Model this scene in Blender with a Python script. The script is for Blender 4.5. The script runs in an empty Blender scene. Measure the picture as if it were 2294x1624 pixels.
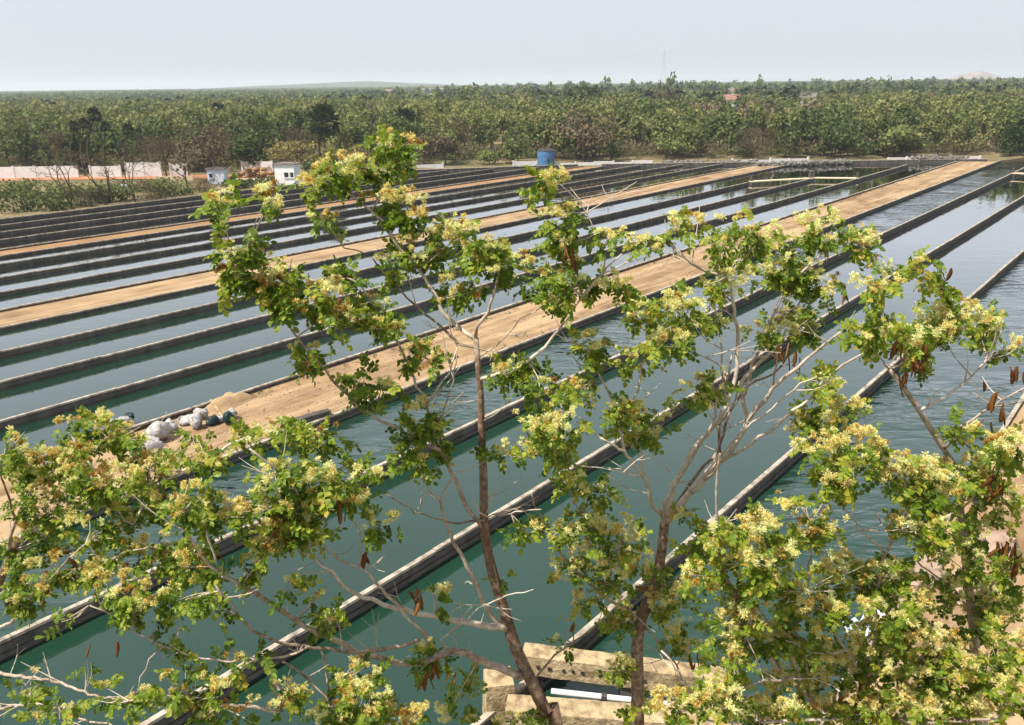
import bpy, math, random
import numpy as np
from mathutils import Vector, Matrix

R = math.radians
random.seed(7)
rng = np.random.default_rng(11)
scene = bpy.context.scene
col = scene.collection

# ------------------------------------------------------------------ camera
CAM_H = 12.0
F, CX, CY = 1822.0, 1147.0, 812.0           # focal length and centre in picture units (2294 wide)
PITCH, ROLL = R(18.96), math.atan(0.0127)
cam_data = bpy.data.cameras.new("camera")
cam_data.sensor_width = 36.0
cam_data.lens = 36.0 * F / 2294.0
cam_data.clip_start = 0.1
cam_data.clip_end = 20000
cam = bpy.data.objects.new("camera", cam_data)
col.objects.link(cam)
cam.matrix_world = Matrix.Translation((0, 0, CAM_H)) @ Matrix.Rotation(R(90) - PITCH, 4, 'X') @ Matrix.Rotation(-ROLL, 4, 'Z')
scene.camera = cam

# ------------------------------------------------------------------ sky, sun, exposure
SUN_EL, SUN_AZ = R(59), R(-122)             # azimuth clockwise from the view direction
world = bpy.data.worlds.new("World")
scene.world = world
world.use_nodes = True
wn = world.node_tree
bg = wn.nodes["Background"]
sky = wn.nodes.new("ShaderNodeTexSky")
sky.sky_type = 'NISHITA'
sky.sun_disc = False
sky.sun_elevation = SUN_EL
sky.sun_rotation = SUN_AZ % (2 * math.pi)
sky.air_density = 1.0
sky.dust_density = 2.0
sky.ozone_density = 1.6
veil = wn.nodes.new("ShaderNodeMix")          # even white haze of a hot dry day over the clear-sky colours
veil.data_type = 'RGBA'
veil.inputs[0].default_value = 0.86
veil.inputs[7].default_value = (2.9, 3.02, 3.24, 1)
wn.links.new(sky.outputs[0], veil.inputs[6])
wn.links.new(veil.outputs[2], bg.inputs[0])
bg.inputs[1].default_value = 0.15
sun_data = bpy.data.lights.new("sun", 'SUN')
sun_data.energy = 5.0
sun_data.angle = R(0.53)
sun_data.color = (1.0, 0.94, 0.84)
sun = bpy.data.objects.new("sun", sun_data)
col.objects.link(sun)
sd = Vector((math.sin(SUN_AZ) * math.cos(SUN_EL), math.cos(SUN_AZ) * math.cos(SUN_EL), math.sin(SUN_EL)))
sun.rotation_euler = sd.to_track_quat('Z', 'Y').to_euler()
sun.location = sd * 300
vs = scene.view_settings
vs.view_transform = 'Standard'
vs.look = 'None'
vs.exposure = 0.7
vs.gamma = 1.0
vs.use_curve_mapping = False
scene.cycles.max_bounces = 8
scene.cycles.transparent_max_bounces = 4
scene.cycles.volume_bounces = 1

# ------------------------------------------------------------------ helpers
def ray(x, y):
    a, b = (x - CX) / F, -(y - CY) / F
    c, s = math.cos(ROLL), math.sin(ROLL)
    a2, b2 = a * c + b * s, -a * s + b * c
    return np.array([a2, math.cos(PITCH) + b2 * math.sin(PITCH), -math.sin(PITCH) + b2 * math.cos(PITCH)])

def at_depth(x, y, Y):
    d = ray(x, y)
    return np.array([0, 0, CAM_H]) + d * (Y / d[1])

def on_ground(x, y, z=0.3):
    d = ray(x, y)
    return np.array([0, 0, CAM_H]) + d * ((z - CAM_H) / d[2])

K = 2294.0 / 3840.0
AZ = R(39.87)                                # direction the ponds run in
UX, UY = math.sin(AZ), math.cos(AZ)
def uv(u, v, z=0.0):
    return np.array([UX * u - UY * v, UY * u + UX * v, z])

def mesh(name, verts, faces, mats, smooth=False, tint=None, mat_index=None):
    """verts (n,3); faces: an (m,k) array or list of arrays of the same k; optional per-vertex tint"""
    me = bpy.data.meshes.new(name)
    verts = np.asarray(verts, dtype=np.float32)
    groups = faces if isinstance(faces, list) else [faces]
    groups = [np.asarray(g, dtype=np.int32) for g in groups if len(g)]
    me.vertices.add(len(verts))
    me.vertices.foreach_set("co", verts.ravel())
    nl = sum(g.size for g in groups)
    npoly = sum(len(g) for g in groups)
    me.loops.add(nl)
    me.loops.foreach_set("vertex_index", np.concatenate([g.ravel() for g in groups]))
    me.polygons.add(npoly)
    tot = np.concatenate([np.full(len(g), g.shape[1], dtype=np.int32) for g in groups])
    start = np.concatenate([[0], np.cumsum(tot)[:-1]]).astype(np.int32)
    me.polygons.foreach_set("loop_start", start)
    me.polygons.foreach_set("loop_total", tot)
    me.polygons.foreach_set("use_smooth", np.full(npoly, bool(smooth)))
    if mat_index is not None:
        me.polygons.foreach_set("material_index", np.asarray(mat_index, dtype=np.int32))
    if tint is not None:
        at = me.attributes.new("tint", 'FLOAT', 'POINT')
        at.data.foreach_set("value", np.asarray(tint, dtype=np.float32))
    for m in (mats if isinstance(mats, (list, tuple)) else [mats]):
        me.materials.append(m)
    me.update(calc_edges=True)
    return me

def link(name, me, parent=None, label=None, cat=None, group=None, kind=None, loc=None):
    o = bpy.data.objects.new(name, me)
    col.objects.link(o)
    if parent is not None:
        o.parent = parent
    if loc is not None:
        o.location = loc
    tag(o, label, cat, group, kind)
    return o

def tag(o, label=None, cat=None, group=None, kind=None):
    if label: o["label"] = label
    if cat: o["category"] = cat
    if group: o["group"] = group
    if kind: o["kind"] = kind

def empty(name, loc=(0, 0, 0), label=None, cat=None, group=None, rz=0.0):
    o = bpy.data.objects.new(name, None)
    o.empty_display_size = 0.3
    col.objects.link(o)
    o.location = loc
    o.rotation_euler = (0, 0, rz)
    tag(o, label, cat, group)
    return o

class Geo:
    """collects boxes, tubes and loose polygons into one mesh"""
    def __init__(self):
        self.v, self.q, self.t, self.tint, self.n = [], [], [], [], 0
    def add(self, v, quads=None, tris=None, tint=0.5):
        v = np.asarray(v, dtype=float)
        if quads is not None and len(quads): self.q.append(np.asarray(quads) + self.n)
        if tris is not None and len(tris): self.t.append(np.asarray(tris) + self.n)
        self.v.append(v)
        self.tint.append(np.full(len(v), tint) if np.isscalar(tint) else np.asarray(tint))
        self.n += len(v)
    def box(self, c, s, rz=0.0, tint=0.5, taper=1.0):
        x, y, z = np.asarray(s) / 2.0
        p = np.array([[-x, -y, -z], [x, -y, -z], [x, y, -z], [-x, y, -z], [-x * taper, -y * taper, z], [x * taper, -y * taper, z], [x * taper, y * taper, z], [-x * taper, y * taper, z]])
        cr, sr = math.cos(rz), math.sin(rz)
        p = np.stack([p[:, 0] * cr - p[:, 1] * sr, p[:, 0] * sr + p[:, 1] * cr, p[:, 2]], 1) + np.asarray(c)
        self.add(p, [[0, 3, 2, 1], [4, 5, 6, 7], [0, 1, 5, 4], [1, 2, 6, 5], [2, 3, 7, 6], [3, 0, 4, 7]], tint=tint)
    def ubox(self, u0, u1, v0, v1, z0, z1):
        """box laid along the ponds' own axes"""
        p = np.array([uv(u0, v0, z0), uv(u1, v0, z0), uv(u1, v1, z0), uv(u0, v1, z0), uv(u0, v0, z1), uv(u1, v0, z1), uv(u1, v1, z1), uv(u0, v1, z1)])
        self.add(p, [[0, 3, 2, 1], [4, 5, 6, 7], [0, 1, 5, 4], [1, 2, 6, 5], [2, 3, 7, 6], [3, 0, 4, 7]])
    def tube(self, pts, radii, sides=7, cap=True, wob=0.0, tint=0.5):
        pts = np.asarray(pts, dtype=float)
        n = len(pts)
        tan = np.gradient(pts, axis=0)
        tan /= np.linalg.norm(tan, axis=1)[:, None] + 1e-9
        ref = np.array([0.31, 0.9, 0.2])
        rings = []
        for i in range(n):
            a = np.cross(tan[i], ref); a /= np.linalg.norm(a) + 1e-9
            b = np.cross(tan[i], a)
            th = np.linspace(0, 2 * math.pi, sides, endpoint=False)
            rr = radii[i] * (1 + wob * rng.uniform(-1, 1, sides))
            rings.append(pts[i] + np.outer(np.cos(th) * rr, a) + np.outer(np.sin(th) * rr, b))
        v = np.concatenate(rings)
        q = []
        for i in range(n - 1):
            for k in range(sides):
                k2 = (k + 1) % sides
                q.append([i * sides + k, i * sides + k2, (i + 1) * sides + k2, (i + 1) * sides + k])
        t = []
        if cap:
            v = np.concatenate([v, pts[:1], pts[-1:]])
            for k in range(sides):
                k2 = (k + 1) % sides
                t.append([n * sides, k2, k]); t.append([n * sides + 1, (n - 1) * sides + k, (n - 1) * sides + k2])
        self.add(v, q, t, tint)
    def build(self, name, mats, smooth=False):
        f = []
        if self.q: f.append(np.concatenate(self.q))
        if self.t: f.append(np.concatenate(self.t))
        return mesh(name, np.concatenate(self.v), f, mats, smooth, np.concatenate(self.tint))

def spline(pts, step):
    """Catmull-Rom through the points, resampled about every step metres"""
    p = np.asarray(pts, dtype=float)
    if len(p) < 3:
        n = max(2, int(np.linalg.norm(p[-1] - p[0]) / step))
        return np.array([p[0] + (p[-1] - p[0]) * t for t in np.linspace(0, 1, n + 1)])
    e = np.concatenate([[2 * p[0] - p[1]], p, [2 * p[-1] - p[-2]]])
    out = []
    for i in range(len(p) - 1):
        p0, p1, p2, p3 = e[i:i + 4]
        n = max(1, int(np.linalg.norm(p2 - p1) / step))
        for t in np.linspace(0, 1, n, endpoint=False):
            out.append(0.5 * (2 * p1 + (p2 - p0) * t + (2 * p0 - 5 * p1 + 4 * p2 - p3) * t * t + (3 * p1 - p0 - 3 * p2 + p3) * t ** 3))
    out.append(p[-1])
    return np.array(out)

# ------------------------------------------------------------------ materials
def new_mat(name):
    m = bpy.data.materials.new(name)
    m.use_nodes = True
    nt = m.node_tree
    return m, nt, nt.nodes["Principled BSDF"]

def N(nt, t, **kw):
    n = nt.nodes.new(t)
    for k, v in kw.items():
        if k.startswith("i_"):
            key = k[2:]
            n.inputs[int(key) if key.isdigit() else key].default_value = v
        else:
            setattr(n, k, v)
    return n

def ramp(nt, fac, stops):
    r = nt.nodes.new("ShaderNodeValToRGB")
    el = r.color_ramp.elements
    while len(el) < len(stops): el.new(0.5)
    for e, (p, c) in zip(el, stops):
        e.position = p
        e.color = (*c, 1)
    nt.links.new(fac, r.inputs[0])
    return r.outputs[0]

def noise_mat(name, stops, scale, detail=6, rough=0.9, bump=0.3, bump_scale=None, second=None, coords="Object", dist=0.0):
    m, nt, b = new_mat(name)
    tc = N(nt, "ShaderNodeTexCoord")
    no = N(nt, "ShaderNodeTexNoise", i_Scale=scale, i_Detail=detail, i_Roughness=0.62, i_Distortion=dist)
    nt.links.new(tc.outputs[coords], no.inputs["Vector"])
    c = ramp(nt, no.outputs["Fac"], stops)
    if second:
        s2, amt, colr = second
        n2 = N(nt, "ShaderNodeTexNoise", i_Scale=s2, i_Detail=4)
        nt.links.new(tc.outputs[coords], n2.inputs["Vector"])
        f = ramp(nt, n2.outputs["Fac"], [(0.45, (0, 0, 0)), (0.68, (amt, amt, amt))])
        mx = N(nt, "ShaderNodeMix", data_type='RGBA')
        nt.links.new(f, mx.inputs[0]); nt.links.new(c, mx.inputs[6])
        mx.inputs[7].default_value = (*colr, 1)
        c = mx.outputs[2]
    nt.links.new(c, b.inputs["Base Color"])
    b.inputs["Roughness"].default_value = rough
    b.inputs["Specular IOR Level"].default_value = 0.25
    if bump:
        nb = N(nt, "ShaderNodeTexNoise", i_Scale=bump_scale or scale * 4, i_Detail=5)
        nt.links.new(tc.outputs[coords], nb.inputs["Vector"])
        bp = N(nt, "ShaderNodeBump", i_Strength=bump, i_Distance=0.05)
        nt.links.new(nb.outputs["Fac"], bp.inputs["Height"])
        nt.links.new(bp.outputs[0], b.inputs["Normal"])
    return m

def leaf_mat(name, stops, trans=0.45, rough=0.5, obj_var=0.35, spec=0.3):
    """leaf colour from the per-vertex tint plus the object's own random value; light passes through"""
    m, nt, b = new_mat(name)
    at = N(nt, "ShaderNodeAttribute", attribute_name="tint")
    oi = N(nt, "ShaderNodeObjectInfo")
    ma = N(nt, "ShaderNodeMath", operation='MULTIPLY_ADD', i_1=obj_var, i_2=-obj_var / 2)
    nt.links.new(oi.outputs["Random"], ma.inputs[0])
    ad = N(nt, "ShaderNodeMath", operation='ADD', use_clamp=True)
    nt.links.new(at.outputs["Fac"], ad.inputs[0]); nt.links.new(ma.outputs[0], ad.inputs[1])
    c = ramp(nt, ad.outputs[0], stops)
    nt.links.new(c, b.inputs["Base Color"])
    b.inputs["Roughness"].default_value = rough
    b.inputs["Specular IOR Level"].default_value = spec
    tr = N(nt, "ShaderNodeBsdfTranslucent")
    nt.links.new(c, tr.inputs[0])
    mx = N(nt, "ShaderNodeMixShader", i_0=trans)
    nt.links.new(b.outputs[0], mx.inputs[1]); nt.links.new(tr.outputs[0], mx.inputs[2])
    nt.links.new(mx.outputs[0], nt.nodes["Material Output"].inputs[0])
    return m

M = {}
M["soil"] = noise_mat("tan_soil", [(0.3, (0.13, 0.08, 0.04)), (0.5, (0.235, 0.15, 0.078)), (0.7, (0.33, 0.22, 0.122))], 0.55, 8, 0.95, 0.5, 9, (0.3, 0.8, (0.15, 0.085, 0.038)))
def streak(m, amt, colr, sc):
    """long worn streaks running the way people walk the paths"""
    nt = m.node_tree; b = nt.nodes["Principled BSDF"]
    src = b.inputs["Base Color"].links[0].from_socket
    tc = N(nt, "ShaderNodeTexCoord")
    mp = N(nt, "ShaderNodeMapping"); mp.inputs["Rotation"].default_value = (0, 0, -(R(90) - AZ)); 
    sc_ = N(nt, "ShaderNodeMapping"); sc_.inputs["Scale"].default_value = (0.07, 0.55, 1)
    nt.links.new(tc.outputs["Object"], mp.inputs[0]); nt.links.new(mp.outputs[0], sc_.inputs[0])
    no = N(nt, "ShaderNodeTexNoise", i_Scale=sc, i_Detail=7, i_Roughness=0.68, i_Distortion=0.5)
    nt.links.new(sc_.outputs[0], no.inputs["Vector"])
    f = ramp(nt, no.outputs["Fac"], [(0.42, (0, 0, 0)), (0.6, (amt, amt, amt))])
    mx = N(nt, "ShaderNodeMix", data_type='RGBA'); mx.inputs[7].default_value = (*colr, 1)
    nt.links.new(f, mx.inputs[0]); nt.links.new(src, mx.inputs[6]); nt.links.new(mx.outputs[2], b.inputs["Base Color"])
streak(M["soil"], 0.75, (0.4, 0.285, 0.165), 1.6)
M["soil_orange"] = noise_mat("orange_soil", [(0.3, (0.2, 0.115, 0.05)), (0.7, (0.28, 0.165, 0.078))], 0.4, 6, 0.95, 0.4, 7)
M["ground"] = noise_mat("dry_ground", [(0.3, (0.09, 0.075, 0.035)), (0.5, (0.16, 0.125, 0.06)), (0.7, (0.26, 0.19, 0.105))], 0.12, 8, 0.95, 0.4, 3, (0.05, 0.8, (0.075, 0.075, 0.028)))
M["red_road"] = noise_mat("red_earth", [(0.3, (0.26, 0.1, 0.04)), (0.7, (0.4, 0.2, 0.1))], 0.3, 6, 0.95, 0.3, 4)
M["white_wall"] = noise_mat("whitewash", [(0.3, (0.5, 0.49, 0.48)), (0.7, (0.74, 0.73, 0.73))], 0.6, 6, 0.9, 0.1)
M["white_paint"] = noise_mat("white_paint", [(0.3, (0.62, 0.61, 0.58)), (0.7, (0.76, 0.75, 0.72))], 1.5, 5, 0.6, 0.1)
M["rubble"] = noise_mat("grey_rubble", [(0.3, (0.09, 0.085, 0.075)), (0.7, (0.22, 0.21, 0.19))], 0.9, 6, 0.95, 0.4)
M["beam"] = noise_mat("weathered_beam", [(0.28, (0.16, 0.11, 0.06)), (0.45, (0.36, 0.27, 0.15)), (0.75, (0.5, 0.39, 0.23))], 1.6, 8, 0.9, 0.7, 14, (5.0, 0.75, (0.12, 0.08, 0.045)))
M["dark_metal"] = noise_mat("dark_metal", [(0.3, (0.02, 0.018, 0.016)), (0.7, (0.07, 0.055, 0.045))], 6, 5, 0.6, 0.2)
M["blue_tank"] = noise_mat("blue_tank", [(0.3, (0.05, 0.13, 0.27)), (0.7, (0.085, 0.19, 0.36))], 0.8, 4, 0.45, 0.05)
M["pale_blue"] = noise_mat("pale_blue_paint", [(0.3, (0.5, 0.56, 0.68)), (0.7, (0.6, 0.65, 0.74))], 0.8, 4, 0.7, 0.05)
M["window"] = noise_mat("dark_window", [(0.3, (0.015, 0.018, 0.02)), (0.7, (0.03, 0.035, 0.04))], 2, 3, 0.2, 0)
M["cream"] = noise_mat("cream_wall", [(0.3, (0.52, 0.42, 0.27)), (0.7, (0.66, 0.56, 0.4))], 0.7, 5, 0.9, 0.1)
M["roof_red"] = noise_mat("red_roof", [(0.3, (0.2, 0.1, 0.075)), (0.7, (0.26, 0.14, 0.11))], 0.7, 5, 0.9, 0.1)
M["roof_grey"] = noise_mat("grey_roof", [(0.3, (0.12, 0.1, 0.09)), (0.7, (0.2, 0.17, 0.15))], 0.9, 5, 0.9, 0.1)
M["sack"] = noise_mat("white_sack", [(0.3, (0.2, 0.18, 0.165)), (0.5, (0.38, 0.365, 0.355)), (0.7, (0.52, 0.5, 0.5))], 3, 8, 0.75, 1.0, 9)
M["teal_bag"] = noise_mat("dark_green_bag", [(0.3, (0.006, 0.016, 0.016)), (0.7, (0.02, 0.05, 0.05))], 4, 5, 0.4, 0.4, 10)
M["brown_sack"] = noise_mat("brown_sack", [(0.3, (0.2, 0.1, 0.04)), (0.7, (0.42, 0.24, 0.11))], 1.5, 5, 0.9, 0.3)
M["rock"] = noise_mat("pinkish_rock", [(0.3, (0.2, 0.14, 0.1)), (0.7, (0.42, 0.31, 0.24))], 0.8, 6, 0.95, 0.5)
M["hill"] = noise_mat("hill_scrub", [(0.35, (0.04, 0.055, 0.026)), (0.65, (0.085, 0.09, 0.045))], 0.02, 7, 1.0, 0.0)
M["rock_hill"] = noise_mat("rock_hill", [(0.35, (0.16, 0.13, 0.12)), (0.65, (0.32, 0.24, 0.21))], 0.03, 6, 1.0, 0.0)
M["steel"] = noise_mat("galvanised_steel", [(0.3, (0.4, 0.4, 0.42)), (0.7, (0.55, 0.55, 0.57))], 0.5, 3, 0.6, 0)

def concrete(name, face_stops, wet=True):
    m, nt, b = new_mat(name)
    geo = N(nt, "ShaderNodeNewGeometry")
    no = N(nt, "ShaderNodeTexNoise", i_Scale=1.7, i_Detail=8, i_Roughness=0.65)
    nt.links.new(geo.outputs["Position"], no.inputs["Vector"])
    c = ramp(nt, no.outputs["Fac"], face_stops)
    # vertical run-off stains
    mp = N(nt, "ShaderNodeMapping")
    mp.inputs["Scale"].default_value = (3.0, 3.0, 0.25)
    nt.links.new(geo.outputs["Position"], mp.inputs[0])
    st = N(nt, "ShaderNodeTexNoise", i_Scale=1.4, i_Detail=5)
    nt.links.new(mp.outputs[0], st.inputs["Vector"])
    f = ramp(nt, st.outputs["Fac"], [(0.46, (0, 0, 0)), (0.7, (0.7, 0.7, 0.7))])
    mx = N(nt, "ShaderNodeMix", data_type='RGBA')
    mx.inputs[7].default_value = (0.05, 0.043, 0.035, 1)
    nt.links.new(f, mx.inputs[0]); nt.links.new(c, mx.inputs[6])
    out = mx.outputs[2]
    if wet:                                    # algae and damp just above the water line
        sx = N(nt, "ShaderNodeSeparateXYZ")
        nt.links.new(geo.outputs["Position"], sx.inputs[0])
        ad = N(nt, "ShaderNodeMath", operation='MULTIPLY_ADD', i_1=0.22, i_2=-0.06)
        nt.links.new(no.outputs["Fac"], ad.inputs[0])
        lt = N(nt, "ShaderNodeMath", operation='LESS_THAN')
        nt.links.new(sx.outputs[2], lt.inputs[0]); nt.links.new(ad.outputs[0], lt.inputs[1])
        m2 = N(nt, "ShaderNodeMix", data_type='RGBA')
        m2.inputs[7].default_value = (0.018, 0.024, 0.016, 1)
        nt.links.new(lt.outputs[0], m2.inputs[0]); nt.links.new(out, m2.inputs[6])
        out = m2.outputs[2]
    nt.links.new(out, b.inputs["Base Color"])
    b.inputs["Roughness"].default_value = 0.92
    b.inputs["Specular IOR Level"].default_value = 0.2
    nb = N(nt, "ShaderNodeTexNoise", i_Scale=14, i_Detail=6)
    nt.links.new(geo.outputs["Position"], nb.inputs["Vector"])
    bp = N(nt, "ShaderNodeBump", i_Strength=0.4, i_Distance=0.03)
    nt.links.new(nb.outputs["Fac"], bp.inputs["Height"])
    nt.links.new(bp.outputs[0], b.inputs["Normal"])
    return m
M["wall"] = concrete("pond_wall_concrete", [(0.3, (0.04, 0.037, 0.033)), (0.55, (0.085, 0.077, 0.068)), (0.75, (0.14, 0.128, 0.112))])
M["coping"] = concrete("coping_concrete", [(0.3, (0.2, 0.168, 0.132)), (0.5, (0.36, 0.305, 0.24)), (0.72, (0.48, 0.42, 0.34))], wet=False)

def water(name, strength, scale, dist, colr):
    m, nt, b = new_mat(name)
    geo = N(nt, "ShaderNodeNewGeometry")
    big = N(nt, "ShaderNodeTexNoise", i_Scale=0.05, i_Detail=3)
    nt.links.new(geo.outputs["Position"], big.inputs["Vector"])
    c = ramp(nt, big.outputs["Fac"], [(0.35, tuple(x * 0.9 for x in colr)), (0.65, tuple(x * 1.1 for x in colr))])
    nt.links.new(c, b.inputs["Base Color"])
    b.inputs["Roughness"].default_value = 0.9
    b.inputs["Specular IOR Level"].default_value = 0.0
    gl = N(nt, "ShaderNodeBsdfGlossy", i_Roughness=0.02)
    fr = N(nt, "ShaderNodeFresnel", i_IOR=1.333)
    gain = N(nt, "ShaderNodeMath", operation='MULTIPLY', use_clamp=True, i_1=2.75)
    nt.links.new(fr.outputs[0], gain.inputs[0])
    ms = N(nt, "ShaderNodeMixShader")
    nt.links.new(gain.outputs[0], ms.inputs[0]); nt.links.new(b.outputs[0], ms.inputs[1]); nt.links.new(gl.outputs[0], ms.inputs[2])
    nt.links.new(ms.outputs[0], nt.nodes["Material Output"].inputs[0])
    mp = N(nt, "ShaderNodeMapping")
    mp.inputs["Rotation"].default_value = (0, 0, R(8))
    mp.inputs["Scale"].default_value = (0.42, 1.0, 1.0)
    nt.links.new(geo.outputs["Position"], mp.inputs[0])
    n1 = N(nt, "ShaderNodeTexNoise", i_Scale=scale, i_Detail=3, i_Roughness=0.5, i_Distortion=0.4)
    nt.links.new(mp.outputs[0], n1.inputs["Vector"])
    n2 = N(nt, "ShaderNodeTexNoise", i_Scale=0.16, i_Detail=2)
    nt.links.new(geo.outputs["Position"], n2.inputs["Vector"])
    f = ramp(nt, n2.outputs["Fac"], [(0.38, (0.25, 0.25, 0.25)), (0.62, (1, 1, 1))])
    mu = N(nt, "ShaderNodeMath", operation='MULTIPLY')
    nt.links.new(n1.outputs["Fac"], mu.inputs[0]); nt.links.new(f, mu.inputs[1])
    bp = N(nt, "ShaderNodeBump", i_Strength=strength, i_Distance=dist)
    nt.links.new(mu.outputs[0], bp.inputs["Height"])
    for n_ in (b, gl, fr): nt.links.new(bp.outputs[0], n_.inputs["Normal"])
    return m
WCOL = (0.009, 0.035, 0.022)
M["water_calm"] = water("calm_green_water", 0.4, 1.3, 0.03, WCOL)
M["water_ripple"] = water("rippled_green_water", 1.0, 1.7, 0.16, WCOL)

GREEN = [(0.0, (0.022, 0.055, 0.006)), (0.35, (0.085, 0.155, 0.013)), (0.65, (0.2, 0.28, 0.024)), (0.86, (0.37, 0.4, 0.045)), (1.0, (0.46, 0.33, 0.06))]
M["leaf"] = leaf_mat("siris_leaf", GREEN, 0.5, 0.45, 0.3)
M["flower"] = leaf_mat("flower_stamens", [(0.0, (0.24, 0.1, 0.02)), (0.3, (0.52, 0.3, 0.06)), (0.55, (0.72, 0.6, 0.19)), (1.0, (0.8, 0.81, 0.4))], 0.35, 0.8, 0.45, 0.1)
M["pod"] = leaf_mat("seed_pod", [(0.0, (0.09, 0.03, 0.008)), (0.5, (0.21, 0.085, 0.022)), (0.8, (0.32, 0.16, 0.04)), (1.0, (0.45, 0.4, 0.06))], 0.3, 0.5, 0.4)
M["forest"] = leaf_mat("scrub_foliage", [(0.0, (0.03, 0.048, 0.014)), (0.4, (0.092, 0.12, 0.037)), (0.7, (0.168, 0.19, 0.06)), (1.0, (0.27, 0.255, 0.095))], 0.3, 0.8, 0.3, 0.1)
M["twiggy"] = leaf_mat("dry_twigs", [(0.0, (0.07, 0.055, 0.032)), (0.5, (0.15, 0.118, 0.066)), (1.0, (0.25, 0.2, 0.115))], 0.2, 0.9, 0.3, 0.1)
M["palm"] = leaf_mat("palm_fronds", [(0.0, (0.012, 0.02, 0.008)), (0.5, (0.03, 0.045, 0.016)), (1.0, (0.075, 0.09, 0.03))], 0.15, 0.5, 0.3, 0.3)
M["yellow_bush"] = leaf_mat("yellow_scrub", [(0.0, (0.12, 0.095, 0.03)), (0.5, (0.24, 0.2, 0.07)), (1.0, (0.36, 0.31, 0.12))], 0.3, 0.8, 0.2, 0.1)

def bark_mat(name, stops):
    m, nt, b = new_mat(name)
    geo = N(nt, "ShaderNodeNewGeometry")
    no = N(nt, "ShaderNodeTexNoise", i_Scale=22, i_Detail=8, i_Roughness=0.7)
    nt.links.new(geo.outputs["Position"], no.inputs["Vector"])
    n2 = N(nt, "ShaderNodeTexNoise", i_Scale=2.2, i_Detail=3)
    nt.links.new(geo.outputs["Position"], n2.inputs["Vector"])
    at = N(nt, "ShaderNodeAttribute", attribute_name="tint")
    a1 = N(nt, "ShaderNodeMath", operation='MULTIPLY_ADD', i_1=0.5, i_2=-0.28)
    nt.links.new(n2.outputs["Fac"], a1.inputs[0])
    a2 = N(nt, "ShaderNodeMath", operation='ADD'); nt.links.new(no.outputs["Fac"], a2.inputs[0]); nt.links.new(a1.outputs[0], a2.inputs[1])
    a3 = N(nt, "ShaderNodeMath", operation='MULTIPLY_ADD', i_1=0.45, i_2=-0.22); nt.links.new(at.outputs["Fac"], a3.inputs[0])
    a4 = N(nt, "ShaderNodeMath", operation='ADD', use_clamp=True); nt.links.new(a2.outputs[0], a4.inputs[0]); nt.links.new(a3.outputs[0], a4.inputs[1])
    c = ramp(nt, a4.outputs[0], stops)
    nt.links.new(c, b.inputs["Base Color"])
    b.inputs["Roughness"].default_value = 0.9
    b.inputs["Specular IOR Level"].default_value = 0.2
    bp = N(nt, "ShaderNodeBump", i_Strength=0.6, i_Distance=0.01)
    nt.links.new(no.outputs["Fac"], bp.inputs["Height"])
    nt.links.new(bp.outputs[0], b.inputs["Normal"])
    return m
M["bark"] = bark_mat("siris_bark", [(0.12, (0.07, 0.045, 0.03)), (0.34, (0.17, 0.11, 0.073)), (0.52, (0.36, 0.285, 0.22)), (0.75, (0.56, 0.49, 0.41))])
M["far_bark"] = bark_mat("dark_bark", [(0.2, (0.03, 0.022, 0.016)), (0.8, (0.1, 0.075, 0.055))])

# ------------------------------------------------------------------ ground, water, paths
FAR_EDGE = [uv(150, -1.5), uv(150, 3.5), uv(147.5, 21), uv(138.5, 24.2), uv(136.5, 28), uv(120.5, 46.8), uv(100.5, 70), uv(79, 87)]
POND = [np.array([5.2, 11.2, 0])] + [p for p in FAR_EDGE[1:]] + [uv(-24, 87), np.array([-86.0, 11.2, 0])]
cen = np.mean(POND, axis=0)
def ground_sheet():
    inner = []
    for i in range(len(POND)):
        a, b = POND[i], POND[(i + 1) % len(POND)]
        n = 8
        for t in np.linspace(0, 1, n, endpoint=False): inner.append(a + (b - a) * t)
    inner = np.array(inner); n = len(inner)
    ang = np.arctan2(inner[:, 1] - cen[1], inner[:, 0] - cen[0])
    rings = [np.column_stack([inner[:, :2], np.full(n, -0.7)]), np.column_stack([inner[:, :2], np.full(n, 0.3)])]
    base = np.hypot(inner[:, 0] - cen[0], inner[:, 1] - cen[1])
    for r in (8, 40, 120, 400, 1200, 4000, 9000):
        rad = base + r if r < 400 else np.maximum(base + 200, r)
        z = 0.3 + (0.15 * rng.uniform(-1, 1, n) if r < 400 else -0.0)
        rings.append(np.column_stack([cen[0] + np.cos(ang) * rad, cen[1] + np.sin(ang) * rad, np.full(n, 0.0) + z]))
    v = np.concatenate(rings)
    f = []
    for k in range(len(rings) - 1):
        for i in range(n):
            j = (i + 1) % n
            f.append([k * n + i, k * n + j, (k + 1) * n + j, (k + 1) * n + i])
    return mesh("ground", v, np.array(f), M["ground"])
link("ground", ground_sheet(), kind="structure")

WALLS_V = {"R": 3.55, "w3": 8.6, "w2": 13.6, "w1": 18.55, "Al": 23.4, "Au": 28.0, "c": 32.46, "b": 37.15, "a": 41.75, "s1l": 46.75, "s1u": 50.3,
           "d3": 54.7, "d2": 59.2, "d1": 63.9, "s2l": 68.0, "s2u": 70.3, "e3": 74.6, "e2": 78.8, "e1": 83.0, "e0": 87.0}
WALLS_V = {k: q * 0.9914 for k, q in WALLS_V.items()}
def far_u(v):
    """u of the ponds' far edge at this v"""
    pts = [(3.5, 149.6), (21, 147.2), (24.2, 138.2), (28, 136.2), (46.8, 120.2), (70, 100.2), (87, 79)]
    return float(np.interp(v, [p[0] for p in pts], [p[1] for p in pts]))
def near_u(v):
    """u where the near bank (y = 11.2) or the frame's far left cuts the channel"""
    return max(-24.0, (11.2 - UX * v) / UY)

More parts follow.
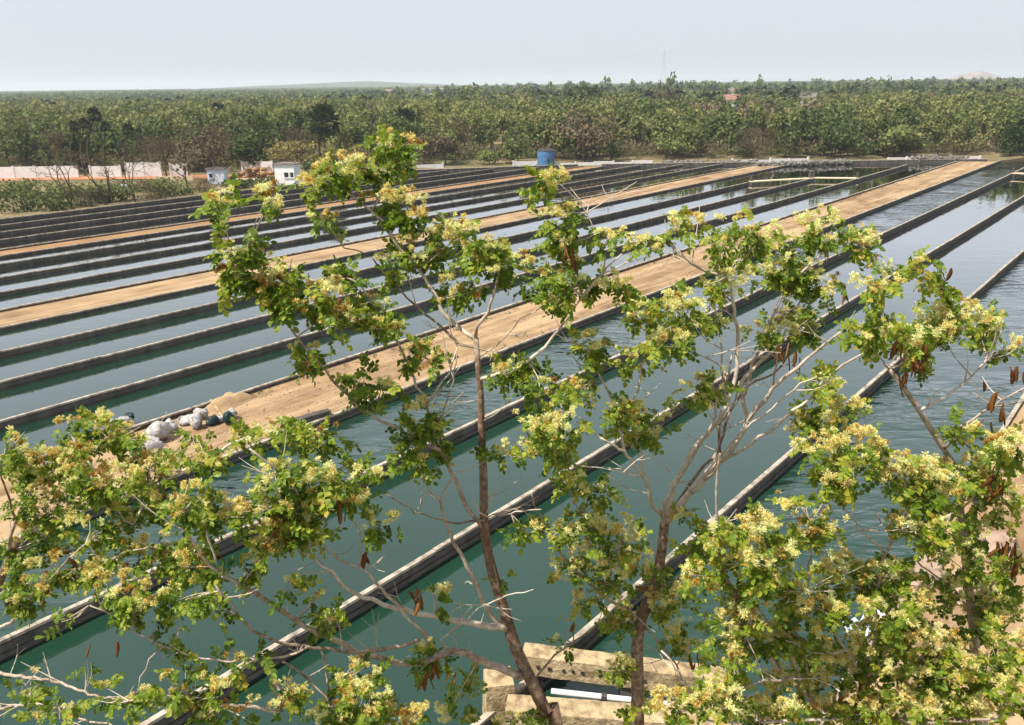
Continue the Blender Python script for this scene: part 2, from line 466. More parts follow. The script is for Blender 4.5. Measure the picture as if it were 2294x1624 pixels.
LEVEL = lambda v: 0.0 if v < 26 else (0.12 if v < 48 else (0.2 if v < 58 else 0.13))
def strip(name, v0, v1, z, mat, mesh_name, nu=None, nv=8, wob=0.0, kind="structure", label=None):
    u0 = min(near_u(v0), near_u(v1)) - 0.3
    us = np.linspace(0, 1, nu or 60)
    ws = np.linspace(0, 1, nv)
    verts = []
    for i, t in enumerate(us):
        for j, w in enumerate(ws):
            v = v0 + (v1 - v0) * w
            a, b = near_u(v), far_u(v) + 0.1
            u = a + (b - a) * t ** 1.7
            dz = wob * rng.uniform(-1, 1) if 0 < j < nv - 1 else 0
            verts.append(uv(u, v, z + dz))
    f = []
    for i in range(len(us) - 1):
        for j in range(nv - 1):
            k = i * nv + j
            f.append([k, k + nv, k + nv + 1, k + 1])
    return link(name, mesh(mesh_name, verts, np.array(f), mat, smooth=wob > 0), kind=kind, label=label)

V = WALLS_V
channels = [("R", "w3", 1), ("w3", "w2", 0), ("w2", "w1", 0), ("w1", "Al", 1), ("Au", "c", 0), ("c", "b", 0), ("b", "a", 0), ("a", "s1l", 0),
            ("s1u", "d3", 0), ("d3", "d2", 0), ("d2", "d1", 0), ("d1", "s2l", 0), ("s2u", "e3", 0), ("e3", "e2", 0), ("e2", "e1", 0), ("e1", "e0", 0)]
for a, b, rip in channels:
    strip("water", V[a], V[b], LEVEL((V[a] + V[b]) / 2), M["water_ripple" if rip else "water_calm"], "water", nu=4, nv=2)
strip("path", V["Al"] + 0.06, V["Au"] - 0.06, 0.3, M["soil"], "path", nu=260, nv=12, wob=0.02)
strip("path", V["s1l"] + 0.06, V["s1u"] - 0.06, 0.3, M["soil"], "path", nu=120, nv=6, wob=0.02)
strip("path", V["s2l"] + 0.06, V["s2u"] - 0.06, 0.3, M["soil_orange"], "path", nu=100, nv=5, wob=0.02)
# the right-hand path beyond the last wall
pv = []
us = np.concatenate([np.linspace(6, 60, 110), np.linspace(61, 150, 40)])
for u in us:
    for v in np.linspace(-9, V["R"] - 0.06, 16):
        pv.append(uv(u, v, 0.318 + 0.015 * rng.uniform(-1, 1)))
f = [[i * 16 + j, i * 16 + j + 1, (i + 1) * 16 + j + 1, (i + 1) * 16 + j] for i in range(len(us) - 1) for j in range(15)]
link("path", mesh("path", pv, np.array(f)[:, ::-1], M["soil"], smooth=True), kind="structure")

# ------------------------------------------------------------------ pond walls
def pond_wall(v, u0, u1, top, label, thick=0.10):
    root = empty("pond_wall", uv((u0 + u1) / 2, v, 0), label, "pond wall", "low concrete walls dividing the raceway ponds")
    inv = Matrix.Translation(root.location).inverted()
    body, cop, plinth, core = Geo(), Geo(), Geo(), Geo()
    u = u0
    while u < u1 - 0.01:
        L = min(random.uniform(3.5, 6.0) if u < 70 else 15, u1 - u)
        dv, dz = random.uniform(-0.012, 0.012), random.uniform(-0.012, 0.012)
        body.ubox(u, u + L - 0.006, v - thick / 2 + dv, v + thick / 2 + dv, 0.215, top - 0.11 + dz)
        core.ubox(u, u + L, v - thick / 2 + 0.03, v + thick / 2 - 0.03, -0.6, top - 0.075 + dz)
        cop.ubox(u + 0.01, u + L - 0.014, v - thick / 2 - 0.018 + dv, v + thick / 2 + 0.018 + dv, top - 0.073 + dz, top + dz)
        u += L
    u = u0
    while u < u1 - 0.01:
        L = min(random.uniform(5, 9) if u < 70 else 20, u1 - u)
        dv = random.uniform(-0.01, 0.01)
        plinth.ubox(u, u + L - 0.004, v - thick / 2 - 0.03 + dv, v + thick / 2 + 0.03 + dv, -0.62, 0.165 + random.uniform(-0.012, 0.012))
        u += L
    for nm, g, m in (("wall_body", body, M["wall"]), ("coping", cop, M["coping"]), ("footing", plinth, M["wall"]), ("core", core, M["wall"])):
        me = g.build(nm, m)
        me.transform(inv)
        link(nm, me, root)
    return root

def span(v, far=None):
    return near_u(v) - 0.2, far if far is not None else far_u(v) - 0.15
NAMES = {
 "R": ("low concrete wall edging the brown soil at the right end of the view", 0.48, None),
 "w3": ("first pond wall left of the brown soil strip at the right edge, between rippled and smooth water", 0.5, None),
 "w2": ("second pond wall below the wide near path, between two smooth channels", 0.5, None),
 "w1": ("pond wall next below the wide near path, one channel towards the viewer", 0.5, 140.0),
 "Al": ("pond wall along the near edge of the wide tan path", 0.38, None),
 "Au": ("pond wall along the far edge of the wide tan path", 0.5, 134.8),
 "c": ("first pond wall beyond the wide tan path", 0.5, 126.0),
 "b": ("second pond wall beyond the wide tan path", 0.5, 101.5),
 "a": ("third pond wall beyond the wide tan path, just short of the narrower path", 0.5, 94.0),
 "s1l": ("pond wall along the near edge of the second tan path", 0.36, None),
 "s1u": ("pond wall along the far edge of the second tan path", 0.46, None),
 "d3": ("first pond wall beyond the second tan path", 0.5, None),
 "d2": ("middle pond wall between the second tan path and the thin far one", 0.5, None),
 "d1": ("last pond wall before the thin farthest tan path", 0.5, None),
 "s2l": ("pond wall along the near edge of the thin farthest tan path", 0.36, None),
 "s2u": ("pond wall along the far edge of the thin farthest tan path", 0.46, None),
 "e3": ("first pond wall beyond the thin farthest tan path", 0.5, None),
 "e2": ("second pond wall beyond the thin farthest tan path", 0.5, None),
 "e1": ("last but one pond wall, close before the scrub on the left", 0.5, None),
 "e0": ("outermost pond wall on the far left, along the foot of the scrub", 0.5, None),
}
for k, (lab, top, far) in NAMES.items():
    u0, u1 = span(V[k], far)
    pond_wall(V[k], u0, u1, top, lab)

# cross walkways near the far ends and the end walls of the channels
def crossing(a, b, label):
    a, b = np.asarray(a), np.asarray(b)
    g = Geo()
    c = (a + b) / 2; d = b - a; L = np.linalg.norm(d[:2]); rz = math.atan2(d[1], d[0])
    root = empty("walkway", (c[0], c[1], 0), label, "walkway", "pale slabs crossing the far channel ends", rz)
    g.box((0, 0, 0.5), (L, 0.7, 0.12)); link("slab", g.build("slab", M["cream"]), root)
    for s in (-1, 1):
        p = Geo(); p.box((s * (L / 2 - 0.2), 0, 0.12), (0.35, 0.6, 0.64)); link("pier", p.build("pier", M["wall"]), root)
        q = Geo(); q.box((s * (L / 2 - 0.1), 0.0, 0.86), (0.22, 0.3, 0.6)); link("post", q.build("post", M["wall"]), root)
crossing(uv(94.6, V["a"]), uv(101.8, V["b"]), "pale slab across the left channel beyond the wide tan path")
crossing(uv(102.4, V["b"]), uv(105.0, V["c"]), "longer pale slab across the middle channel beyond the wide tan path")
crossing(uv(121, V["w1"]), uv(121.3, V["w2"]), "pale slab crossing the channel at the right edge of the view")
def end_wall(p, q, label, top=0.7):
    c = (p + q) / 2; d = q - p; L = np.linalg.norm(d[:2])
    root = empty("end_wall", (c[0], c[1], 0), label, "pond wall", None, math.atan2(d[1], d[0]))
    g = Geo(); g.box((0, 0, 0.0), (L, 0.25, 1.2)); link("wall_body", g.build("wall_body", M["wall"]), root)
    g = Geo(); g.box((0, 0, 0.638), (L, 0.33, 0.07)); link("coping", g.build("coping", M["coping"]), root)
for p, q, lab in ((uv(149.8, 3.8), uv(147.4, 20.9), "dark end wall of the ponds at the far right under the shady tree"),
                  (uv(138.3, 24.4) + np.array([0, 0.2, 0]), uv(136.4, 27.8) + np.array([0, .2, 0]), "short end wall closing the wide tan path"),
                  (uv(136.2, 28.3), uv(120.6, 46.6), "end wall of the channels beyond the wide tan path"),
                  (uv(117.3, 50.4), uv(102.2, 67.8), "end wall of the channels between the two farther paths"),
                  (uv(100, 70.5), uv(79.2, 86.8), "end wall of the channels beyond the thin farthest path")):
    end_wall(p, q, lab)

# ------------------------------------------------------------------ far hills
def ridge(name, pts, Y, depth, mat, label=None, base=-4.0, kind="structure"):
    """a hill whose skyline passes through the picture points; a real ridge with front and back slopes"""
    top = [at_depth(x, y, Y) for x, y in pts]
    top = spline(top, 25)
    n = len(top); rows = 9
    v = []
    for i, p in enumerate(top):
        for k, t in enumerate(np.linspace(-1, 1, rows)):
            h = max(p[2] + 4, 0.2) * math.cos(t * math.pi / 2) ** 1.3 + base
            h += (0 if k == rows // 2 else rng.uniform(-.06, .06) * max(p[2], 4))
            v.append([p[0], Y + t * depth, h])
    f = [[i * rows + k, (i + 1) * rows + k, (i + 1) * rows + k + 1, i * rows + k + 1] for i in range(n - 1) for k in range(rows - 1)]
    return link(name, mesh(name, v, np.array(f), mat, smooth=True), kind=kind, label=label)
ridge("hill", [(240, 212), (330, 205), (450, 199), (560, 193), (680, 188), (760, 184), (830, 182), (900, 185), (980, 188), (1060, 191), (1180, 193), (1300, 194)], 3000, 350, M["hill"])
ridge("hill", [(-350, 216), (-100, 212), (60, 207), (140, 204), (230, 204), (330, 207), (430, 209), (520, 212)], 2600, 300, M["hill"])
ridge("hill", [(1150, 196), (1300, 190), (1500, 189), (1700, 186), (1900, 182), (2100, 178), (2300, 174), (2600, 172)], 3600, 300, M["hill"])
ridge("rocky_hill", [(2120, 178), (2145, 171), (2160, 165), (2175, 160), (2192, 158), (2205, 161), (2222, 168), (2240, 176)], 2800, 90, M["rock_hill"])

# ------------------------------------------------------------------ trees: crowns of many small leaf clumps
def crown_mesh(name, mat, n, shape, clump, seed, bare=False, tone=0.5, blobs=9):
    """n leaf clumps filling an uneven crown; shape = (rx, ry, z0, z1)"""
    r = np.random.default_rng(seed)
    rx, ry, z0, z1 = shape
    bc = []
    for _ in range(blobs):
        a, q = r.uniform(0, 2 * math.pi), math.sqrt(r.uniform(0, 1)) * 0.68
        zz = r.uniform(0.25, 0.85)
        bc.append([math.cos(a) * q * rx, math.sin(a) * q * ry, z0 + (z1 - z0) * zz, r.uniform(0.3, 0.52)])
    bc = np.array(bc)
    k = r.integers(0, blobs, n)
    d = r.normal(size=(n, 3)); d /= np.linalg.norm(d, axis=1)[:, None]
    rad = bc[k, 3] * r.uniform(0.35, 1.08, n) ** 0.6
    c = bc[k, :3] + d * rad[:, None] * np.array([rx, ry, (z1 - z0) * 0.5])
    c[:, 2] = np.where(c[:, 2] < max(z0 * .5, .05), np.abs(c[:, 2] - max(z0 * .5, .05)) * .5 + max(z0 * .5, .05), c[:, 2])
    # each clump: a bent four-point blade group (two triangles)
    nrm = d + r.normal(size=(n, 3)) * 0.8 + np.array([0, 0, 0.5]); nrm /= np.linalg.norm(nrm, axis=1)[:, None]
    a = np.cross(nrm, r.normal(size=(n, 3))); a /= np.linalg.norm(a, axis=1)[:, None]
    b = np.cross(nrm, a)
    s = clump * r.uniform(0.55, 1.3, n)
    ln = s[:, None] * (1.5 if not bare else 3.2); wd = s[:, None] * (0.75 if not bare else 0.10)
    v = np.stack([c - a * ln * .5, c + b * wd + nrm * s[:, None] * .15, c + a * ln * .5, c - b * wd + nrm * s[:, None] * .15], 1).reshape(-1, 3)
    i = np.arange(n)[:, None] * 4
    f = np.concatenate([np.hstack([i, i + 1, i + 2]), np.hstack([i, i + 2, i + 3])])
    t = np.clip(tone + r.normal(0, 0.13, n) + bc[k, 3] * 0.2 - 0.08, 0, 1)
    return mesh(name, v, f, mat, tint=np.repeat(t, 4))

def trunk_mesh(name, h, r0, seed, limbs=3, spread=1.0, mat=None):
    r = np.random.default_rng(seed)
    g = Geo()
    top = np.array([r.uniform(-.2, .2), r.uniform(-.2, .2), h])
    p = spline([[0, 0, -0.2], [r.uniform(-.12, .12), r.uniform(-.1, .1), h * .5], top], .6)
    g.tube(p, np.linspace(r0, r0 * .65, len(p)), 6)
    for _ in range(limbs):
        a = r.uniform(0, 2 * math.pi)
        e = top + np.array([math.cos(a) * spread, math.sin(a) * spread, spread * r.uniform(.7, 1.5)])
        q = spline([top * .85, (top + e) / 2 + r.uniform(-.15, .15, 3), e], .5)
        g.tube(q, np.linspace(r0 * .55, r0 * .18, len(q)), 5, cap=False)
    return g.build(name, mat or M["far_bark"])

def palm_mesh(nf, L, seed, droop=0.25, pleats=9):
    """fan-leaved palm head centred on the origin"""
    r = np.random.default_rng(seed)
    V_, T_, C_ = [], [], []
    n = 0
    for k in range(nf):
        a = k * 2.39996 + r.uniform(-.3, .3)
        el = math.asin(np.clip(1 - 1.62 * (k + .5) / nf, -.85, 1))
        d = np.array([math.cos(a) * math.cos(el), math.sin(a) * math.cos(el), math.sin(el)])
        base = d * L * .5
        side = np.cross(d, [0, 0, 1.0]); side /= np.linalg.norm(side) + 1e-6
        up = np.cross(side, d)
        tone = 0.5 + r.normal(0, .16)
        V_.append(d * 0.1 + side * 0.03); V_.append(d * .1 - side * .03); V_.append(base); C_ += [tone] * 3
        T_.append([n, n + 1, n + 2]); n += 3
        ang = np.linspace(-1.75, 1.75, 2 * pleats + 1)
        V_.append(base); C_.append(tone); c0 = n; n += 1
        for i, t in enumerate(ang):
            q = L * .52 * (1.0 if i % 2 == 0 else .72) * (1 - .12 * abs(t))
            p = base + (d * math.cos(t) + side * math.sin(t)) * q + up * (.05 if i % 2 else -.05) * L - np.array([0, 0, droop * .2 * L * (q / L) * (1 if el < .6 else .3)])
            V_.append(p); C_.append(tone + r.uniform(-.1, .1)); n += 1
        for i in range(2 * pleats):
            T_.append([c0, c0 + 1 + i, c0 + 2 + i])
    return mesh("crown", np.array(V_), np.array(T_), M["palm"], tint=np.clip(C_, 0, 1))

def bare_tree_mesh(h, seed):
    """leafless tree: forked limbs that split into fine twigs"""
    r = np.random.default_rng(seed)
    g, tw = Geo(), Geo()
    def grow(p, d, L, rad, lvl):
        m = p + d * L * .5 + r.normal(0, .05 * L, 3)
        e = p + d * L
        (g if lvl < 2 else tw).tube(np.array([p, m, e]), [rad, rad * .85, rad * .68], 5 if lvl < 2 else 3, cap=False)
        if lvl >= 5: return
        for _ in range(2 if lvl in (0, 4) else 3):
            nd = d + r.normal(0, .42, 3) + np.array([0, 0, .12]); nd /= np.linalg.norm(nd)
            grow(e, nd, L * r.uniform(.6, .82), rad * .62, lvl + 1)
    for _ in range(2):
        d = np.array([r.normal(0, .25), r.normal(0, .25), 1]); d /= np.linalg.norm(d)
        grow(np.array([0, 0, -.1]), d, h * .3, .11, 0)
    return g.build("trunk", M["far_bark"]), tw.build("crown", M["twiggy"])

def tree(name, base, label, cat, crown, trunk, scale=1.0, rz=None, group=None, sz=None):
    o = empty(name, (base[0], base[1], 0.3), label, cat, group, rz if rz is not None else random.uniform(0, 6.28))
    o.scale = (scale, scale, sz or scale)
    link("trunk", trunk, o); link("crown", crown, o)
    return o

# shared crowns: olive, pale, grey-brown, dark; each several shapes, about 6 m tall
CROWN = {"olive": [], "pale": [], "brown": [], "dark": []}
for s in range(5):
    CROWN["olive"].append(crown_mesh("crown", M["forest"], 420, (2.1, 2.1, 1.0, 6.2), .30, 100 + s, tone=.42))
    CROWN["pale"].append(crown_mesh("crown", M["forest"], 420, (1.9, 1.9, .9, 6.3), .28, 120 + s, tone=.68))
    CROWN["dark"].append(crown_mesh("crown", M["forest"], 440, (2.2, 2.2, .6, 5.8), .30, 140 + s, tone=.2))
    CROWN["brown"].append(crown_mesh("crown", M["twiggy"], 620, (2.2, 2.2, .8, 5.6), .26, 160 + s, bare=True, tone=.5))
TRUNK = [trunk_mesh("trunk", 2.4, .13, 200 + s) for s in range(4)]

def pix_tree(name, x, ytop, Y, halfw, label, cat="tree", kind="olive", n=700, clump=None, tone=None, group=None, bare=False, mat=None, ratio=1.0, z0f=0.2, seed=0):
    """a tree of its own whose top shows at (x, ytop) of the view when it stands Y metres away"""
    top = at_depth(x, ytop, Y)
    h = top[2] - 0.3
    w = halfw / F * Y
    cm = crown_mesh("crown", mat or M["forest"], n, (w, w * ratio, h * z0f, h), clump or max(.2, w * .1), 300 + seed, bare=bare, tone=.5 if tone is None else tone, blobs=12)
    o = empty(name, (top[0], Y, 0.3), label, cat, group)
    link("trunk", trunk_mesh("trunk", h * .42, max(.09, h * .022), 400 + seed, limbs=4, spread=w * .5), o)
    link("crown", cm, o)
    return o

# trees that can be told apart
pix_tree("scrub_tree", 1312, 240, 131, 76, "large rusty olive tree with a round crown right of the blue tank", n=1500, tone=.45, mat=M["twiggy"], clump=.3, seed=1)
pix_tree("scrub_tree", 1250, 262, 139, 60, "olive tree behind the blue tank, left of the large rusty one", n=900, tone=.45, seed=2)
pix_tree("scrub_tree", 1370, 318, 129, 30, "small dark bush at the right foot of the large rusty tree", "bush", n=500, tone=.22, seed=3, z0f=.02)
pix_tree("scrub_tree", 1545, 268, 133, 92, "broad bright green tree with dark skirts right of the rusty tree", n=1700, tone=.7, clump=.32, seed=4, z0f=.06)
pix_tree("scrub_tree", 1480, 240, 146, 60, "yellow green tree behind the broad bright green one", n=800, tone=.75, seed=5)
pix_tree("dry_tree", 1690, 285, 131, 58, "grey brown leafless tree above the white rubble bank", n=1300, tone=.55, mat=M["twiggy"], bare=True, clump=.24, seed=6, z0f=.05)
pix_tree("scrub_tree", 1890, 272, 132, 88, "spreading dark green tree behind the middle channel ends", n=1700, tone=.1, clump=.32, seed=7, z0f=.05)
pix_tree("scrub_tree", 2020, 282, 131, 62, "feathery mid green tree behind the stone bank, right of the spreading dark one", n=1200, tone=.6, seed=8, z0f=.05)
pix_tree("scrub_tree", 2275, 280, 130, 42, "shady dark tree at the right edge over the pond end wall", n=1100, tone=.03, seed=9, z0f=.02)
pix_tree("dry_tree", 995, 285, 128, 62, "dense grey brown shrubby tree left of the blue tank", n=1500, tone=.36, mat=M["twiggy"], clump=.26, seed=10, z0f=.03)
pix_tree("scrub_tree", 1095, 338, 127, 36, "low fresh green bush left of the blue tank", "bush", n=500, tone=.72, seed=11, z0f=.01)
pix_tree("scrub_tree", 1160, 300, 129, 48, "olive bush close on the left of the blue tank", "bush", n=700, tone=.4, seed=12, z0f=.03)
pix_tree("yellow_bush", 665, 310, 122, 76, "pale yellow dry bush at the left of the tall palm", "bush", n=1300, tone=.5, mat=M["yellow_bush"], clump=.26, seed=13, z0f=.03)
pix_tree("yellow_bush", 775, 322, 126, 56, "pale yellow dry bush at the right of the tall palm", "bush", n=900, tone=.35, mat=M["yellow_bush"], clump=.26, seed=14, z0f=.03)
pix_tree("dry_tree", 860, 315, 127, 66, "grey brown thorny bush behind the topmost flowering twig", "bush", n=1300, tone=.45, mat=M["twiggy"], bare=True, clump=.22, seed=15, z0f=.02)
pix_tree("scrub_tree", 700, 362, 118, 36, "dark green bush beside the white cabin", "bush", n=600, tone=.15, seed=16, z0f=.01)
pix_tree("dry_tree", 455, 285, 109, 75, "tall grey brown tree above the pale blue hut", n=1700, tone=.3, mat=M["twiggy"], clump=.25, seed=17, z0f=.1)
pix_tree("dry_tree", 360, 300, 111, 66, "grey brown tree with a hazy crown in front of the white wall", n=1300, tone=.35, mat=M["twiggy"], bare=True, clump=.22, seed=18, z0f=.18)
pix_tree("scrub_tree", 552, 290, 116, 55, "dark olive tree behind the heap of brown sacks", n=900, tone=.25, seed=19, z0f=.1)
pix_tree("scrub_tree", 95, 300, 124, 60, "olive tree behind the white wall at the left edge", n=900, tone=.35, seed=20, z0f=.1)
pix_tree("scrub_tree", 255, 305, 125, 55, "dusty olive tree behind the white wall under the slim palms", n=900, tone=.4, seed=21, z0f=.1)
pix_tree("distant_tree", 1325, 190, 260, 40, "large dark round tree standing above the wood near the middle skyline", n=700, tone=.2, clump=.8, seed=22)
pix_tree("distant_tree", 1285, 200, 250, 38, "pale round tree beside the large dark one near the middle skyline", n=600, tone=.55, clump=.8, seed=23)
pix_tree("distant_tree", 1485, 186, 240, 34, "pale gaunt tree with a bare grey crown rising over the middle skyline", n=900, tone=.8, bare=True, mat=M["twiggy"], clump=.5, seed=24)
pix_tree("distant_tree", 1060, 250, 190, 30, "rusty brown crown among the green wood above the blue tank", n=500, tone=.4, mat=M["twiggy"], seed=25)
pix_tree("distant_tree", 1925, 225, 200, 22, "slender dark pointed tree rising out of the wood on the right", n=400, tone=.1, clump=.5, seed=26)
pix_tree("distant_tree", 2230, 208, 300, 60, "wide greyish tree on the skyline at the far right", n=800, tone=.4, clump=.9, seed=27, mat=M["twiggy"])

# bare trees in front of the white wall on the left
for i, (x, y, h, lab) in enumerate([(162, 466, 7.2, "leafless forked tree leaning right in front of the white wall, leftmost of the bare ones"),
                                    (236, 458, 6.6, "leafless tree in the gap of the scrub, middle one of the bare ones"),
                                    (303, 452, 6.4, "leafless dark trunked tree beside the white box, rightmost of the bare ones"),
                                    (420, 420, 5.0, "thin leafless bush left of the pale blue hut")]):
    p = on_ground(x, y)
    tm, cm = bare_tree_mesh(h, 50 + i)
    o = empty("bare_tree", (p[0], p[1], .3), lab, "tree", "bare trees by the white wall")
    link("trunk", tm, o); link("crown", cm, o)

# palms
def palm(x, ytop, ybase, Y, L, lab, seed, nf=30, cat="palm tree", group=None):
    top = at_depth(x, ytop, Y); bs = at_depth(x, ybase, Y)
    o = empty("palm_tree", (bs[0], Y, 0.3), lab, cat, group)
    h = top[2] - 0.3 - L * 1.05
    g = Geo(); p = spline([[0, 0, -.2], [random.uniform(-.25, .25), 0, h * .5], [top[0] - bs[0], 0, h]], .8)
    g.tube(p, np.linspace(.07 + L * .055, .05 + L * .04, len(p)), 8, wob=.08)
    link("trunk", g.build("trunk", M["far_bark"]), o)
    pc_ = link("crown", palm_mesh(nf, L, seed), o, loc=(top[0] - bs[0], 0, h)); pc_.scale = (.92, .92, 1.15)
    sk = Geo()                                            # dead fronds hanging below the head
    for k in range(12):
        a = k * .55
        sk.add(np.array([[0, 0, 0], [math.cos(a) * .35, math.sin(a) * .35, -L * .5], [math.cos(a + .35) * .3, math.sin(a + .35) * .3, -L * .62]]), tris=[[0, 1, 2]], tint=.2)
    link("dead_fronds", sk.build("dead_fronds", M["twiggy"]), o, loc=(top[0] - bs[0], 0, h))
palm(721, 226, 372, 118, 2.75, "tall dark fan palm with a big round head standing alone left of the middle", 1, 34)
for i, (x, yt, Y, L, lab) in enumerate([(163, 268, 117.5, .9, "slim palm with a small head, leftmost of the slim palms"),
                                        (186, 262, 117.5, 1.0, "slim palm second from the left among the slim palms"),
                                        (207, 238, 117.5, 1.25, "tallest of the slim palms, with a brownish head"),
                                        (234, 270, 117.5, .9, "slim palm right of the tallest slim palm"),
                                        (284, 274, 117.5, 1.1, "slim palm standing apart, rightmost of the slim palms"),
                                        (905, 236, 150, 2.8, "dark fan palm above the topmost flowering twig"),
                                        (832, 262, 160, 2.6, "dark squat fan palm between the tall palm and the topmost flowering twig"),
                                        (486, 226, 190, 2.2, "small dark palm poking out of the green plantation on the left"),
                                        (575, 322, 128, 1.2, "thin dark palm stump behind the heap of brown sacks")]):
    palm(x, yt, 372, Y, L, lab, 10 + i, 26, group="palms on the left" if i < 5 else None)

# low scrub between the ponds and the road on the left
for i, (x, y, hw, yt, tone, kind, lab) in enumerate([
    (40, 478, 60, 412, .42, "g", "low green shrub at the left edge behind the ponds"), (110, 470, 45, 418, .48, "g", "low green shrub second from the left edge"),
    (185, 462, 30, 430, .35, "b", "dry brown shrub between the bare trees"), (215, 455, 30, 408, .62, "g", "pale green shrub left of the middle bare tree"),
    (262, 452, 36, 408, .68, "g", "pale green shrub right of the middle bare tree"), (335, 446, 36, 408, .38, "b", "dry shrub right of the white box"),
    (385, 440, 40, 402, .5, "g", "olive shrub below the pale low wall"), (440, 432, 40, 398, .36, "b", "brownish shrub in front of the pale blue hut"),
    (520, 424, 40, 406, .3, "g", "dark low shrub right in front of the pale blue hut"), (600, 416, 42, 400, .4, "g", "dark low shrub in front of the brown sacks"),
    (-30, 470, 50, 408, .4, "g", "green shrub cut off by the left edge of the view"), (75, 448, 50, 404, .5, "g", "olive shrub behind the low green ones at the left edge"),
    (20, 440, 46, 404, .4, "g", "dark shrub close under the red road at the left edge"), (290, 430, 34, 404, .3, "b", "dry grey shrub under the white wall beside the small white box"), (150, 440, 36, 410, .55, "g", "pale shrub behind the leftmost bare tree"),
    (350, 425, 40, 402, .45, "g", "olive shrub between the white box and the hut"),
    (940, 372, 30, 356, .3, "b", "dry low bush at the pond ends left of the green bush")]):
    p = on_ground(x, y)
    h = at_depth(x, yt, p[1])[2] - .3
    w = hw / F * p[1]
    o = empty("shrub", (p[0], p[1] + w * .5, .3), lab, "shrub", "shrubs on the strip behind the ponds")
    if kind == "g":
        cm = crown_mesh("foliage", M["forest"], 620, (w * 1.35, w * 1.2, -h * .6, h * 1.1), .2, 500 + i, tone=tone, blobs=14)
    else:
        cm = crown_mesh("foliage", M["twiggy"], 620, (w * 1.3, w * 1.1, -h * .6, h * 1.1), .2, 500 + i, bare=True, tone=tone, blobs=14)
    link("foliage", cm, o)
    link("stem", trunk_mesh("stem", max(.3, h * .4), .05, 520 + i, limbs=2, spread=.3), o)

# ------------------------------------------------------------------ the wood behind the ponds
HOUSES = [
    (958, 207, 1000, 16, 5.0, "roof_grey", "small white house far off left of the middle skyline"), (990, 205, 1050, 9, 5.0, "roof_grey", "tiny white house far off beside the longer white one"),
    (872, 212, 950, 8, 4.6, "roof_red", "tiny reddish roofed house far off below the long hill"), (1640, 233, 380, 7, 3.6, "roof_red", "small red roofed house in the wood right of the middle"),
    (1810, 232, 400, 10, 3.6, "roof_grey", "small grey roofed house in the wood on the right"), (1638, 214, 600, 6, 4.4, "roof_grey", "tiny pale house far off above the red roofed one")]
def in_sight_line(x, y):
    for hx, hy, Y, w, *_ in HOUSES:
        p = at_depth(hx, hy, Y)[0]
        if Y * .55 < y < Y + 12 and abs(x / y - p / Y) < (w / 2 + 1) / Y: return True
    return False
def wood_start(x):
    return 134 if x > -20 else (122 if x < -40 else 128)
spots = []
step = 3.7
for Y in np.arange(119, 310, step):
    half = Y * .64 + 14
    for X in np.arange(-half, half, step):
        x, y = X + rng.uniform(-1.6, 1.6), Y + rng.uniform(-1.6, 1.6)
        if y > wood_start(x) + (x > 55) * -2 and not in_sight_line(x, y): spots.append((x, y))
spots.sort(key=lambda p: math.hypot(*p))
KINDS = ["olive", "pale", "brown", "dark"]
def kind_at(x, y):
    g = math.sin(x * .07 + 1.3) + math.sin(y * .05 + x * .021) + rng.normal(0, .9)
    if x < -20 and y > 175: return "pale" if rng.random() < .6 else "olive"
    if g > 1.25: return "pale"
    if g < -1.5: return "brown"
    if g < -.95: return "dark"
    return "olive" if rng.random() < .75 else "pale"
WOOD_LABEL = {"olive": "olive green scrub tree packed among others in the wood behind the ponds",
              "pale": "yellowish green scrub tree packed among others in the wood behind the ponds",
              "brown": "grey brown dry tree packed among green ones in the wood behind the ponds",
              "dark": "dark green scrub tree packed among paler ones in the wood behind the ponds"}
front = spots[:285]
for x, y in front:
    k = kind_at(x, y)
    s = random.uniform(.72, 1.18)
    tree("forest_tree", (x, y), WOOD_LABEL[k], "tree", random.choice(CROWN[k]), random.choice(TRUNK), s, group=k + " trees in the wood behind the ponds", sz=s * random.uniform(.95, 1.25))

def merge(name, items, mats, kind="stuff", label=None):
    """items: (proto verts, proto tris, proto tint, material slot, x, y, scale, zscale, turn, tone shift)"""
    Vs, Fs, Ts, Ms, n = [], [], [], [], 0
    for pv, pf, pt, slot, x, y, s, sz, a, dt in items:
        c, s_ = math.cos(a), math.sin(a)
        q = np.empty_like(pv)
        q[:, 0] = (pv[:, 0] * c - pv[:, 1] * s_) * s + x
        q[:, 1] = (pv[:, 0] * s_ + pv[:, 1] * c) * s + y
        q[:, 2] = pv[:, 2] * sz + .25
        Vs.append(q); Fs.append(pf + n); Ts.append(np.clip(pt + dt, 0, 1)); Ms.append(np.full(len(pf), slot)); n += len(pv)
    me = mesh(name, np.concatenate(Vs), np.concatenate(Fs), mats, tint=np.concatenate(Ts), mat_index=np.concatenate(Ms))
    return link(name, me, kind=kind, label=label)

def raw(me):
    v = np.empty(len(me.vertices) * 3, dtype=np.float32); me.vertices.foreach_get("co", v)
    f = np.empty(len(me.loops), dtype=np.int32); me.loops.foreach_get("vertex_index", f)
    t = np.empty(len(me.vertices), dtype=np.float32); me.attributes["tint"].data.foreach_get("value", t)
    return v.reshape(-1, 3), f.reshape(-1, 3), t
LITE = {"olive": [raw(crown_mesh("c", M["forest"], 160, (2.1, 2.1, 1.5, 6.2), .42, 700 + s, tone=.42)) for s in range(6)],
        "pale": [raw(crown_mesh("c", M["forest"], 160, (1.9, 1.9, 1.5, 6.3), .40, 720 + s, tone=.66)) for s in range(6)],
        "dark": [raw(crown_mesh("c", M["forest"], 160, (2.2, 2.2, 1.2, 5.8), .42, 740 + s, tone=.2)) for s in range(6)],
        "brown": [raw(crown_mesh("c", M["twiggy"], 200, (2.7, 2.7, 1.4, 5.6), .40, 760 + s, tone=.5)) for s in range(6)]}
